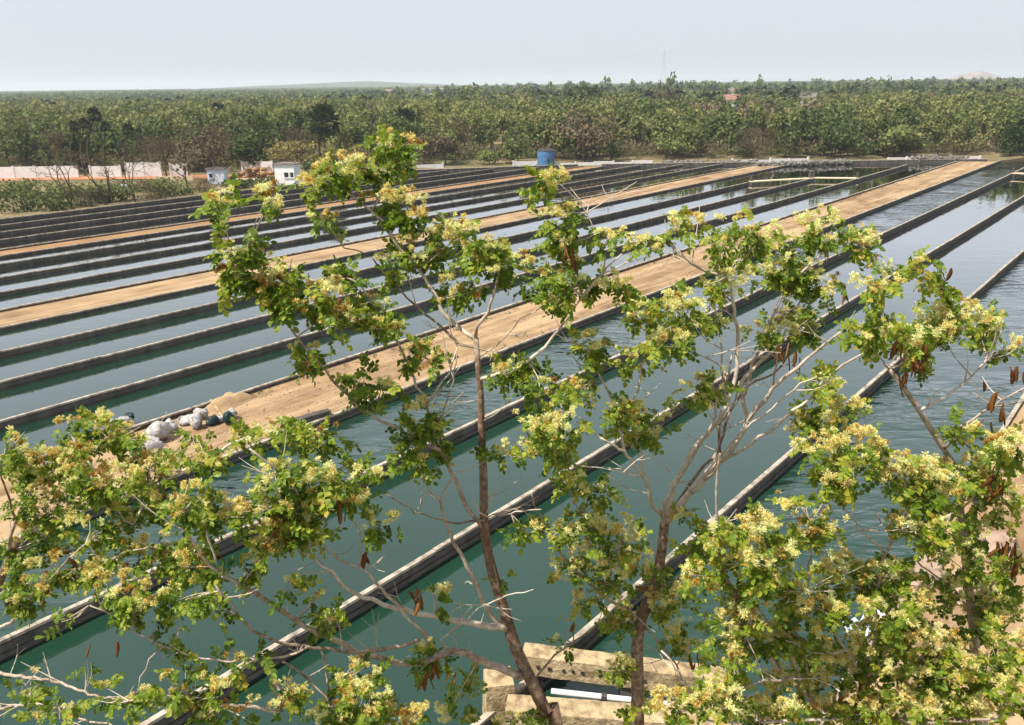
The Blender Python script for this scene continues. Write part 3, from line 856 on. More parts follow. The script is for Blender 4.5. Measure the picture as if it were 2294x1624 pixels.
FAR = [raw(crown_mesh("c", M["forest"], 46, (2.9, 2.9, 1.5, 6.0), .85, 800 + s, tone=.45, blobs=5)) for s in range(8)]
PALMLITE = [raw(palm_mesh(12, 2.6, 900 + s, pleats=2)) for s in range(5)]
items = []
for x, y in spots[285:]:
    k = kind_at(x, y); s = random.uniform(.72, 1.2)
    items.append((*random.choice(LITE[k]), 1 if k == "brown" else 0, x, y, s * .92, s * random.uniform(.9, 1.22), random.uniform(0, 6.28), random.uniform(-.16, .14)))
merge("woodland", items, [M["forest"], M["twiggy"]])
items = []
Y = 306.0
while Y < 2600:
    st = 5.5 if Y < 700 else (9.5 if Y < 1200 else 22)
    half = Y * .64 + 15
    for X in np.arange(-half, half, st):
        x, y = X + rng.uniform(-.45, .45) * st, Y + rng.uniform(-.45, .45) * st
        if in_sight_line(x, y): continue
        s = random.uniform(.75, 1.25) * (1.0 if Y < 700 else (1.5 if Y < 1200 else 2.9))
        sz = s if Y < 700 else random.uniform(.9, 1.35)
        if x > 60 and Y < 900 and rng.random() < .12: sz *= random.uniform(1.15, 1.4)
        if x > -60 and Y < 1500 and rng.random() < .03: sz *= 1.7
        items.append((*random.choice(FAR), 0, x, y, s, sz, random.uniform(0, 6.28), random.uniform(-.25, .22)))
    Y += st
merge("far_woodland", items, [M["forest"]])
# coconut palms poking out of the distant canopy
items = []
for _ in range(420):
    Y = rng.uniform(210, 800)
    x = rng.uniform(-.2, .64) * Y if rng.random() < .75 else rng.uniform(-.64, .0) * Y
    pv, pf, pt = random.choice(PALMLITE)
    q = pv.copy(); q[:, 2] += 8.2
    items.append((q, pf, pt, 0, x, Y, random.uniform(.8, 1.3), random.uniform(.72, .98) if x > 0 else random.uniform(.66, .85), random.uniform(0, 6.28), random.uniform(-.1, .2)))
merge("far_palms", items, [M["palm"]])
# dry undergrowth closing the foot of the wood
items = []
UND = [raw(crown_mesh("c", M["twiggy"], 110, (1.6, 1.6, 0, 2.0), .2, 950 + s, bare=s % 2 == 0, tone=.5, blobs=6)) for s in range(6)]
for _ in range(700):
    x = rng.uniform(-90, 100)
    y = wood_start(x) + rng.uniform(-2.0, 9)
    items.append((*random.choice(UND), int(rng.random() < .55), x, y, random.uniform(.7, 1.5), random.uniform(.6, 1.4), random.uniform(0, 6.28), random.uniform(-.2, .15)))
merge("undergrowth", items, [M["forest"], M["twiggy"]])

# ------------------------------------------------------------------ left: red road, walls, huts, boxes, heaps
rd = [on_ground(-260, 408, .304), on_ground(-60, 404, .304), on_ground(160, 400, .304), on_ground(420, 398, .304), on_ground(640, 400, .304)]
rd = spline(rd, 6)
v, f = [], []
for i, p in enumerate(rd):
    w = 3.6
    v += [[p[0], p[1] - w * .35, .306 + rng.uniform(-.01, .01)], [p[0], p[1] + w * .2, .33], [p[0], p[1] + w, .31]]
    if i: f += [[3 * i - 3, 3 * i, 3 * i + 1, 3 * i - 2], [3 * i - 2, 3 * i + 1, 3 * i + 2, 3 * i - 1]]
link("road", mesh("road", v, np.array(f), M["red_road"]), kind="structure")

def boundary_wall(p, q, h, label, post_step=3.0, mat=None, rough=False):
    c = (np.asarray(p) + np.asarray(q)) / 2; d = np.asarray(q) - np.asarray(p); L = float(np.hypot(d[0], d[1]))
    root = empty("boundary_wall", (c[0], c[1], .3), label, "wall", "whitewashed boundary walls behind the ponds", math.atan2(d[1], d[0]))
    n = max(1, int(round(L / post_step))); s = L / n
    if rough: h *= .72
    pan = Geo(); pan.box((0, 0, h * .5 - .1), (s - .22, .14, h + .2)); pm = pan.build("panel", mat or M["white_wall"])
    pos = Geo(); pos.box((0, 0, h * .5 - .05), (.24, .24, h + .3)); qm = pos.build("post", mat or M["white_wall"])
    for i in range(n):
        o = link("panel", pm, root, loc=(-L / 2 + (i + .5) * s, 0, random.uniform(-.25, 0) if rough else random.uniform(-.02, 0)))
    for i in range(n + 1):
        link("post", qm, root, loc=(-L / 2 + i * s, 0, random.uniform(-.2, 0) if rough else 0))
P = lambda x, y: on_ground(x, y)[:2]
boundary_wall(P(-300, 404), P(176, 397), 1.55, "long whitewashed panelled wall at the left edge above the red road")
boundary_wall(P(205, 397), P(272, 396), 1.5, "whitewashed wall length behind the middle bare tree")
boundary_wall(P(285, 396), P(362, 395), 1.9, "whitewashed wall length behind the rightmost bare tree")
boundary_wall(P(384, 395), P(420, 394), 1.7, "short whitewashed wall length left of the pale blue hut")
boundary_wall(P(545, 393), P(612, 393), 1.9, "whitewashed wall piece behind the heap of brown sacks")
boundary_wall(P(925, 377), P(992, 375), 1.0, "low whitewashed wall piece just right of the topmost flowering twig", rough=True)
boundary_wall(P(1150, 371), P(1204, 370), .95, "low whitewashed wall piece at the left of the blue tank", rough=True)
boundary_wall(P(1246, 371), P(1460, 368), .8, "low whitewashed wall right of the blue tank under the rusty tree", rough=True)
boundary_wall(P(1640, 366), P(1810, 362), .9, "low broken white wall behind the end of the second tan path", rough=True)
boundary_wall(P(1990, 359), P(2195, 356), .65, "low pale wall behind the end of the wide tan path", rough=True)
boundary_wall(P(528, 409), P(626, 409), .55, "cream low wall in front of the heap of brown sacks", mat=M["cream"])
boundary_wall(P(352, 404), P(432, 403), .5, "cream low kerb wall along the red road left of the hut", mat=M["cream"])

# white cabin with two dark windows and a flat dark roof
def cabin(name, x, y, Y, w, dpt, h, label, mat, win, roof, rz=.0, over=.15):
    p = at_depth(x, y, Y)
    root = empty(name, (p[0], p[1], .3), label, "hut", None, rz)
    g = Geo(); g.box((0, 0, h / 2 - .1), (w, dpt, h + .2)); link("wall", g.build("wall", mat), root)
    g = Geo(); g.box((0, 0, h + .065), (w + over * 2, dpt + over * 2, .13)); g.box((0, 0, h + .17), (w * .7, dpt * .7, .08)); link("roof", g.build("roof", roof), root)
    for (wx, wz, ww, wh) in win:
        g = Geo()
        g.box((0, 0, wh / 2 + .05), (ww + .16, .1, .1)); g.box((0, 0, -wh / 2 - .05), (ww + .2, .14, .1))
        for s in (-1, 1): g.box((s * (ww / 2 + .04), 0, 0), (.08, .1, wh - .002))
        fr = link("window", g.build("window", mat), root, loc=(wx, -dpt / 2 - .03, wz))
        g = Geo(); g.box((0, .02, 0), (ww, .05, wh)); link("pane", g.build("pane", M["window"]), fr)
        g = Geo(); g.box((0, -.015, 0), (.05, .05, wh)); link("bar", g.build("bar", M["dark_metal"]), fr)
    return root
pc = on_ground(648, 416)
cabin("cabin", 648, 416, pc[1] + 1.3, 2.5, 2.4, 2.5, "white cabin with a flat roof and two small dark windows by the pond corner", M["white_paint"], [(.25, 1.3, .55, .6), (.95, 1.3, .4, .6)], M["roof_grey"], R(-6))
pc = on_ground(497, 411)
cabin("hut", 490, 411, pc[1] + 1.0, 2.1, 2.0, 1.75, "pale blue hut with a blue door half hidden by scrub", M["pale_blue"], [(-.55, 1.0, .45, .55)], M["roof_grey"], R(4))
g = Geo()
pb = on_ground(276, 434)
o = empty("cooler_box", (pb[0], pb[1], .3), "small white box standing in the scrub beside the rightmost bare tree", "box")
g.box((0, 0, .45), (.95, .8, .9)); link("body", g.build("body", M["white_paint"]), o)
g = Geo(); g.box((0, 0, .96), (1.02, .87, .12)); link("lid", g.build("lid", M["pale_blue"]), o)

def lump(seed, s, squash=.6, seg=8):
    """irregular rounded lump (sack, stone): a few rings, uneven"""
    r = np.random.default_rng(seed)
    v = [[0, 0, 1]]
    for k in range(1, 5):
        ph = math.pi * k / 5
        for i in range(seg):
            a = 2 * math.pi * i / seg + k * .3
            q = 1 + r.uniform(-.16, .16)
            v.append([math.sin(ph) * math.cos(a) * q, math.sin(ph) * math.sin(a) * q, math.cos(ph) * q])
    v.append([0, 0, -1])
    v = np.array(v) * np.array(s) * np.array([1, 1, squash])
    f = []
    for i in range(seg): f.append([0, 1 + i, 1 + (i + 1) % seg])
    for k in range(3):
        for i in range(seg):
            a, b = 1 + k * seg + i, 1 + k * seg + (i + 1) % seg
            f += [[a, a + seg, b + seg], [a, b + seg, b]]
    for i in range(seg): f.append([1 + 4 * seg, 1 + 3 * seg + (i + 1) % seg, 1 + 3 * seg + i])
    return v, np.array(f)

bm_ = [mesh("brown_sack", *lump(60 + k, (.62, .42, .5)), M["brown_sack"], smooth=True) for k in range(4)]
hp = on_ground(566, 404)
for k in range(16):
    row = 0 if k < 8 else (1 if k < 13 else 2)
    i = k - (0, 8, 13)[row]; m_ = (8, 5, 3)[row]
    o = link("brown_sack", bm_[k % 4], label="full brown sack in the heap between the hut and the white cabin", cat="sack", group="brown sacks heaped behind the cream wall",
             loc=(hp[0] + (i - (m_ - 1) / 2) * .92 + rng.uniform(-.1, .1), hp[1] + 2 + rng.uniform(-.35, .35), .5 + row * .5))
    o.rotation_euler = (rng.uniform(-.2, .2), rng.uniform(-.2, .2), rng.uniform(0, 3))

# blue tank on its slab
pt = on_ground(1224, 373)
Yt = pt[1]
tw = 38 / F * Yt / 2
th = at_depth(1224, 337, Yt)[2] - .3
o = empty("water_tank", (at_depth(1224, 373, Yt)[0], Yt + tw, .3), "round blue water tank among the trees behind the ponds", "water tank")
g = Geo(); g.tube([[0, 0, .12], [0, 0, th * .97]], [tw, tw], 28); link("body", g.build("body", M["blue_tank"], False), o)
g = Geo(); g.tube([[0, 0, th * .968], [0, 0, th * .985], [0, 0, th * 1.03]], [tw * 1.05, tw * 1.05, tw * .9], 28); link("lid", g.build("lid", M["dark_metal"]), o)
g = Geo()
for z in (.32, .64):
    g.tube([[0, 0, th * z], [0, 0, th * z + .09]], [tw * 1.02, tw * 1.02], 28)
link("hoop", g.build("hoop", M["blue_tank"]), o)
g = Geo(); g.box((0, 0, .0), (tw * 2.4, tw * 2.4, .28)); link("plinth", g.build("plinth", M["wall"]), o)
g = Geo(); g.box((.25, -tw - .02, th * .42), (.34, .12, .4)); link("hatch", g.build("hatch", M["dark_metal"]), o)

# rubble banks at the channel ends
def rubble(x0, y0, x1, y1, n, h, label):
    a, b = on_ground(x0, y0), on_ground(x1, y1)
    Vs, Fs, k = [], [], 0
    for i in range(n):
        t = rng.uniform(0, 1); s = rng.uniform(.1, .34)
        v, f = lump(int(rng.integers(1e6)), (s, s * .8, s), .7, 6)
        c = a + (b - a) * t + np.array([rng.normal(0, .4), abs(rng.normal(0, .9)), rng.uniform(0, h)])
        Vs.append(v + c); Fs.append(f + k); k += len(v)
    link("rubble", mesh("rubble", np.concatenate(Vs), np.concatenate(Fs), M["rubble"]), kind="stuff", label=label)
rubble(1700, 373, 1905, 366, 300, .45, "grey broken stone bank at the end of the channels")
rubble(2050, 363, 2160, 361, 160, .7, "grey broken stone bank left of the wide path's end")
rubble(1480, 370, 1700, 367, 160, .5, "grey broken stones at the end of the second tan path")

# far town houses and roofs
for i, (x, y, Y, w, h, roof, lab) in enumerate(HOUSES):
    p = at_depth(x, y, Y)
    o = empty("house", (p[0], Y, .3), lab, "house")
    zt = h
    g = Geo(); g.box((0, 0, zt / 2), (w, 7, zt)); link("wall", g.build("wall", M["white_wall"]), o)
    g = Geo()
    g.add([[-w / 2 - .4, -4, zt], [w / 2 + .4, -4, zt], [w / 2 + .4, 4, zt], [-w / 2 - .4, 4, zt], [-w / 2 - .4, 0, zt + 2.2], [w / 2 + .4, 0, zt + 2.2]],
          [[0, 1, 5, 4], [2, 3, 4, 5], [0, 3, 2, 1]], [[0, 4, 3], [1, 2, 5]])
    link("roof", g.build("roof", M[roof]), o)
    for s in (-1, 1):
        g = Geo(); g.box((s * w * .25, -3.53, zt - 1.6), (1.2, .08, 1.2)); link("window", g.build("window", M["window"]), o)

# electricity pylon and its lines
py = at_depth(1489, 112, 900); pbx = py[0]
o = empty("pylon", (pbx, 900, 0), "faint steel lattice pylon on the skyline right of the middle", "pylon")
g = Geo()
Hh = py[2]
for sx in (-1, 1):
    for sy in (-1, 1):
        g.tube([[sx * 4, sy * 4, 0], [sx * 1, sy * 1, Hh * .62], [sx * .5, sy * .5, Hh]], [.1, .09, .07], 4)
lv = np.linspace(0, 1, 12)
for a, b in zip(lv[:-1], lv[1:]):
    ra, rb = (4 - 3.5 * min(1, a * 1.15)), (4 - 3.5 * min(1, b * 1.15))
    for s in (-1, 1):
        g.tube([[-ra, s * ra, a * Hh], [rb, s * rb, b * Hh]], [.05, .05], 3)
        g.tube([[ra, s * ra, a * Hh], [-rb, s * rb, b * Hh]], [.05, .05], 3)
link("lattice", g.build("lattice", M["steel"]), o)
for k, z in enumerate((.72, .83, .94)):
    g = Geo(); g.tube([[-7, 0, Hh * z], [0, 0, Hh * z + .8], [7, 0, Hh * z]], [.08, .12, .08], 4); link("cross_arm", g.build("cross_arm", M["steel"]), o)
for sgn, lab in ((-1, "faint power lines running left from the pylon"), (1, "faint power lines running right from the pylon")):
    g = Geo()
    for s in (-7, 7):
        for z in (.72, .83, .94):
            a = np.array([pbx + s, 900, Hh * z]); b = np.array([pbx + sgn * 420 + s, 900 + (250 if sgn < 0 else -120), Hh * z])
            pts = [a + (b - a) * t - np.array([0, 0, 9 * 4 * t * (1 - t)]) for t in np.linspace(0, 1, 16)]
            g.tube(pts, [.03] * 16, 3, cap=False)
    link("power_line", g.build("power_line", M["steel"]), label=lab, cat="power line")

# ------------------------------------------------------------------ things lying on the wide near path
def on_path(x, y): return on_ground(x * K, y * K, .31)
def bag(name, x, y, s, seed, mat, label, cat, rz=0.0, squash=.7, lift=0.0, group=None, mouth=None, tilt=0.0):
    s = tuple(q * .82 for q in s)
    p = on_path(x, y)
    v, f = lump(seed, s, squash, 14)
    r = np.random.default_rng(seed)
    v = v + .09 * np.sin(v[:, [1, 2, 0]] * 13 + r.uniform(0, 6)) * np.asarray(s).mean() * 2 + r.normal(0, .018, v.shape)
    o = empty(name, (p[0], p[1], .31 + s[2] * squash * .85 + lift), label, cat, group, rz)
    b = link("body", mesh("body", v, f, mat, smooth=True), o)
    b.rotation_euler = (tilt, 0, 0)
    if False:                       # gathered, open mouth of the bag
        g = Geo()
        d = np.array(mouth, dtype=float)
        c = d * np.array(s) * .75
        ring = spline([c, c + d * .12, c + d * .22], .05)
        g.tube(ring, np.linspace(s[0] * .42, s[0] * .5, len(ring)), 12, cap=False, wob=.12)
        link("mouth", g.build("mouth", mat), o)
        g = Geo(); g.tube([c + d * .05, c + d * .1], [s[0] * .4, s[0] * .36], 12)
        link("opening", g.build("opening", M["teal_bag"]), o)
    return o
bag("sack", 575, 1700, (.42, .40, .5), 1, M["sack"], "big crumpled white sack nearest to the viewer in the pile on the wide path", "sack", .4, .8, 0, "white sacks on the wide path", (.55, -.6, .45))
bag("sack", 600, 1652, (.5, .4, .45), 2, M["sack"], "big white sack lying just behind the nearest crumpled one", "sack", .9, .9, .1, "white sacks on the wide path", (-.5, -.7, .4))
bag("sack", 640, 1620, (.36, .3, .36), 3, M["sack"], "small crumpled white sack in the middle of the pile", "sack", 1.2, .7, .05, "white sacks on the wide path")
bag("sack", 700, 1590, (.34, .26, .3), 4, M["sack"], "white sack beside the orange leaves in the middle of the pile", "sack", .2, .7, 0, "white sacks on the wide path")
bag("sack", 738, 1604, (.26, .3, .42), 5, M["sack"], "grey white sack standing upright in the pile", "sack", .2, .9, 0, "white sacks on the wide path")
bag("sack", 757, 1572, (.3, .26, .32), 6, M["sack"], "white sack lying behind the upright grey one", "sack", .7, .7, 0.1, "white sacks on the wide path")
bag("sack", 832, 1580, (.26, .22, .24), 7, M["sack"], "small white sack between the two dark bundles at the right of the pile", "sack", .7, .7, 0, "white sacks on the wide path")
bag("sack", 872, 1572, (.2, .24, .24), 8, M["sack"], "white sack end behind the rightmost dark bundle", "sack", .1, .8, .12, "white sacks on the wide path")
bag("sack", 452, 1612, (.62, .2, .26), 9, M["sack"], "long white sack resting on the path's far wall at the left of the pile", "sack", .7, .6, 0.22, "white sacks on the wide path")
bag("sack", 345, 1600, (.4, .22, .24), 10, M["sack"], "white sack beside the dark bent pipe", "sack", .5, .7, 0.0, "white sacks on the wide path")
bag("bundle", 800, 1592, (.32, .24, .27), 11, M["teal_bag"], "dark green bundle second from the right end of the pile", "bundle", .6, .8, 0, "dark green bundles on the wide path")
bag("bundle", 858, 1590, (.24, .24, .3), 12, M["teal_bag"], "dark green round bundle at the right end of the pile", "bundle", .6, .9, .06, "dark green bundles on the wide path")
bag("bundle", 525, 1712, (.3, .26, .3), 13, M["teal_bag"], "dark green round bundle at the near left end of the pile", "bundle", .2, .8, 0, "dark green bundles on the wide path")
bag("bundle", 470, 1680, (.5, .34, .26), 14, M["teal_bag"], "flat dark green bundle in the shade left of the biggest sack", "bundle", .5, .8, 0, "dark green bundles on the wide path")
bag("bundle", 492, 1570, (.2, .2, .22), 15, M["teal_bag"], "small dark green bundle by the path's far wall", "bundle", .3, .8, 0, "dark green bundles on the wide path")
bag("bundle", 480, 1640, (.3, .3, .3), 16, M["dark_metal"], "black bundle in the middle of the pile under the leaves", "bundle", .3, .9, 0, "dark green bundles on the wide path")
g = Geo()
p0 = on_path(318, 1660)
arc = [p0 + np.array([-.1, 0, 0]), p0 + np.array([-.25, .1, .55]), p0 + np.array([.05, .2, .95]), p0 + np.array([.35, .25, .75])]
arc = spline(arc, .08); g.tube(arc, [.07] * len(arc), 9)
tag(link("pipe", g.build("pipe", M["dark_metal"], True)), "dark bent pipe standing at the left end of the sack pile", "pipe")
# sand heap and broken planks by the far wall of the path
hv, hf = [], []
hc = on_path(860, 1512)
for i in range(13):
    for j in range(13):
        a, b = i / 6 - 1, j / 6 - 1
        q = max(0, 1 - a * a - b * b)
        p = uv(a * 1.1, b * .55) + hc
        hv.append([p[0], p[1], .29 + .38 * q * (1 + .25 * rng.uniform(-1, 1))])
hf = [[i * 13 + j, (i + 1) * 13 + j, (i + 1) * 13 + j + 1, i * 13 + j + 1] for i in range(12) for j in range(12)]
tag(link("sand_heap", mesh("sand_heap", hv, np.array(hf), M["soil"], smooth=True)), "small heap of tan sand against the far wall of the wide path", "sand heap")
def plank(x0, y0, x1, y1, w, t, label, z=.33, z2=None, mat=None):
    a, b = on_ground(x0 * K, y0 * K, z), on_ground(x1 * K, y1 * K, z2 or z)
    d = b - a; L = np.linalg.norm(d); g = Geo()
    g.box((0, 0, 0), (L, w, t))
    o = link("plank", g.build("plank", mat or M["beam"]), label=label, cat="plank")
    o.location = (a + b) / 2; o.rotation_euler = (0, -math.asin(d[2] / L), math.atan2(d[1], d[0]))
plank(790, 1500, 835, 1565, .1, .05, "grey plank lying across the path edge at the right of the sack pile", .5, .34)
plank(1060, 1598, 1236, 1548, .3, .28, "raised dark concrete edge piece on the near wall of the wide path", .42, None, M["wall"])

# pebbles, clods and dry leaves strewn on the near paths; weeds along the wall feet
Vs, Fs, k = [], [], 0
PEB = [lump(700 + i, (1, .8, .7), .6, 5) for i in range(6)]
for i in range(2600):
    u = 12 + 70 * rng.random() ** 1.8
    v = rng.uniform(V["Al"] + .15, V["Au"] - .15) if rng.random() < .75 else rng.uniform(-3, V["R"] - .2)
    s_ = rng.uniform(.012, .05) * (1.6 if rng.random() < .06 else 1)
    pv_, pf_ = PEB[i % 6]
    Vs.append(pv_ * s_ + uv(u, v, .315)); Fs.append(pf_ + k); k += len(pv_)
link("gravel", mesh("gravel", np.concatenate(Vs), np.concatenate(Fs), M["rock"]), kind="stuff")
Vs, Fs, Ts, k = [], [], [], 0
for i in range(260):
    side = rng.random()
    v = V["Au"] - .2 - abs(rng.normal(0, .25)) if side < .5 else (V["Al"] + .2 + abs(rng.normal(0, .3)) if side < .8 else V["R"] - .25 - abs(rng.normal(0, .4)))
    c = uv(14 + 100 * rng.random() ** 1.4, v, .3)
    h = rng.uniform(.05, .2)
    for b in range(9):
        a = rng.uniform(0, 6.28); d = np.array([math.cos(a), math.sin(a), 0])
        p0 = c + d * rng.uniform(0, .06)
        Vs.append(np.array([p0 + np.array([-d[1], d[0], 0]) * .012, p0 - np.array([-d[1], d[0], 0]) * .012, p0 + d * h * .6 + np.array([0, 0, h])]))
        Fs.append(np.array([[k, k + 1, k + 2]])); Ts += [rng.uniform(.2, .9)] * 3; k += 3
link("weeds", mesh("weeds", np.concatenate(Vs), np.concatenate(Fs), M["forest"], tint=Ts), kind="stuff")

# ------------------------------------------------------------------ paddle wheel frame in the nearest channel
def pw(x, y, z): return on_ground(x, y, z)
root = empty("paddle_frame", (0, 0, 0), "weathered two beam bearing frame with a white shaft across the nearest channel", "paddle wheel frame")
A0, A1 = pw(1172, 1452, .95), pw(1655, 1512, .95)
B0, B1 = pw(1135, 1572, .95), pw(1760, 1618, .95)
root.location = tuple((A0 + B1) / 2 * np.array([1, 1, 0]))
rl = np.array(root.location)
def beam(name, a, b, w, h, mat, parent, z=0, bev=.022, seed=0):
    """long beam with chipped, rounded long edges"""
    r = np.random.default_rng(seed)
    d = b - a; L = np.linalg.norm(d); d /= L
    s = np.array([-d[1], d[0], 0]); up = np.array([0, 0, 1.0])
    prof = [(-w / 2 + bev, -h), (w / 2 - bev, -h), (w / 2, -h + bev), (w / 2, -bev), (w / 2 - bev, 0), (-w / 2 + bev, 0), (-w / 2, -bev), (-w / 2, -h + bev)]
    n = 40; V_ = []
    for i in range(n + 1):
        c = a + d * L * i / n - rl
        for (x, y) in prof: V_.append(c + s * (x + r.uniform(-.007, .007)) + up * (y + z + r.uniform(-.007, .007)))
    q = [[i * 8 + k, i * 8 + (k + 1) % 8, (i + 1) * 8 + (k + 1) % 8, (i + 1) * 8 + k] for i in range(n) for k in range(8)]
    g = Geo(); g.add(np.array(V_), q, [[0, k + 1, k] for k in range(1, 7)] + [[n * 8, n * 8 + k, n * 8 + k + 1] for k in range(1, 7)])
    return link(name, g.build(name, mat), parent)
beam("beam", A0, A1, .42, .5, M["beam"], root, seed=1)
beam("beam", B0, B1, .46, .4, M["beam"], root, seed=2)
g = Geo()
dA = (A1 - A0) / np.linalg.norm(A1 - A0)
nA = np.array([dA[1], -dA[0], 0])
for k in (0, 1, 2.2, 3, 3.8, 6, 6.7, 9, 12, 13):  # row of sockets along the face of the far beam
    c = A0 + dA * (.35 + k * .24) + nA * .2 - rl
    g.tube([c - np.array([0, 0, .25]) - nA * .02, c - np.array([0, 0, .25]) + nA * .035], [.045, .04], 7, wob=.3)
link("sockets", g.build("sockets", M["dark_metal"]), root)
S0, S1 = pw(1235, 1548, .75), pw(1668, 1596, .75)
g = Geo(); g.tube([S0 - rl, (S0 + S1) / 2 - rl, S1 - rl], [.055, .055, .055], 12); link("shaft", g.build("shaft", M["white_wall"], True), root)
dS = (S1 - S0) / np.linalg.norm(S1 - S0)
for t in (.28, .52, .82):
    c = S0 + (S1 - S0) * t - rl
    g = Geo(); g.tube([c - dS * .05, c + dS * .05], [.085, .085], 10)
    g.box(c + np.array([0, 0, -.12]), (.1, .1, .22)); link("bearing", g.build("bearing", M["dark_metal"]), root)
c = pw(1118, 1575, .5) - rl
g = Geo(); g.box(c + np.array([0, .1, .0]), (.62, .62, 1.1), .15, taper=.86); link("block", g.build("block", M["beam"]), root)
for t in (.06, .5, .96):
    for a, b in ((A0, A1), (B0, B1)):
        c = a + (b - a) * t - rl
        g = Geo(); g.box((c[0], c[1], .05), (.3, .3, 1.2)); link("leg", g.build("leg", M["wall"]), root)

# right bank: stones and pale scraps among the foliage
for i, (x, y, s, lab) in enumerate([(2035, 1318, .55, "brown boulder on the near bank below the right end of the soil strip"), (2080, 1300, .45, "smaller tan boulder beside the brown one on the near bank"),
                                    (2010, 1350, .4, "low pinkish boulder half hidden by yellow flowers on the near bank"), (2230, 1250, .6, "dark brown boulder on the bank at the right edge"), (2150, 1340, .5, "rough tan boulder under the right tree")]):
    p = on_ground(x, y)
    v, f = lump(90 + i, (s, s * .8, s), .8, 9)
    o = link("boulder", mesh("boulder", v, f, M["rock"]), label=lab, cat="boulder", loc=(p[0], p[1], .3 + s * .4))
for i, (x, y, s, lab) in enumerate([(1920, 1425, .3, "crumpled pale blue plastic sheet on the bank seen through the yellow flowers"), (1955, 1398, .2, "small white plastic scrap above the crumpled pale blue sheet")]):
    p = on_ground(x, y)
    n = 10; sv = [[(a / n - .5) * s * 2, (b / n - .5) * s * 1.6, .12 * math.sin(a * 1.7 + i) * math.cos(b * 1.3) + rng.uniform(0, .08)] for a in range(n + 1) for b in range(n + 1)]
    sf = [[a * (n + 1) + b, (a + 1) * (n + 1) + b, (a + 1) * (n + 1) + b + 1, a * (n + 1) + b + 1] for a in range(n) for b in range(n)]
    link("plastic_sheet", mesh("plastic_sheet", sv, np.array(sf), M["pale_blue" if i == 0 else "white_paint"], smooth=True), label=lab, cat="plastic sheet", loc=(p[0], p[1], .5))

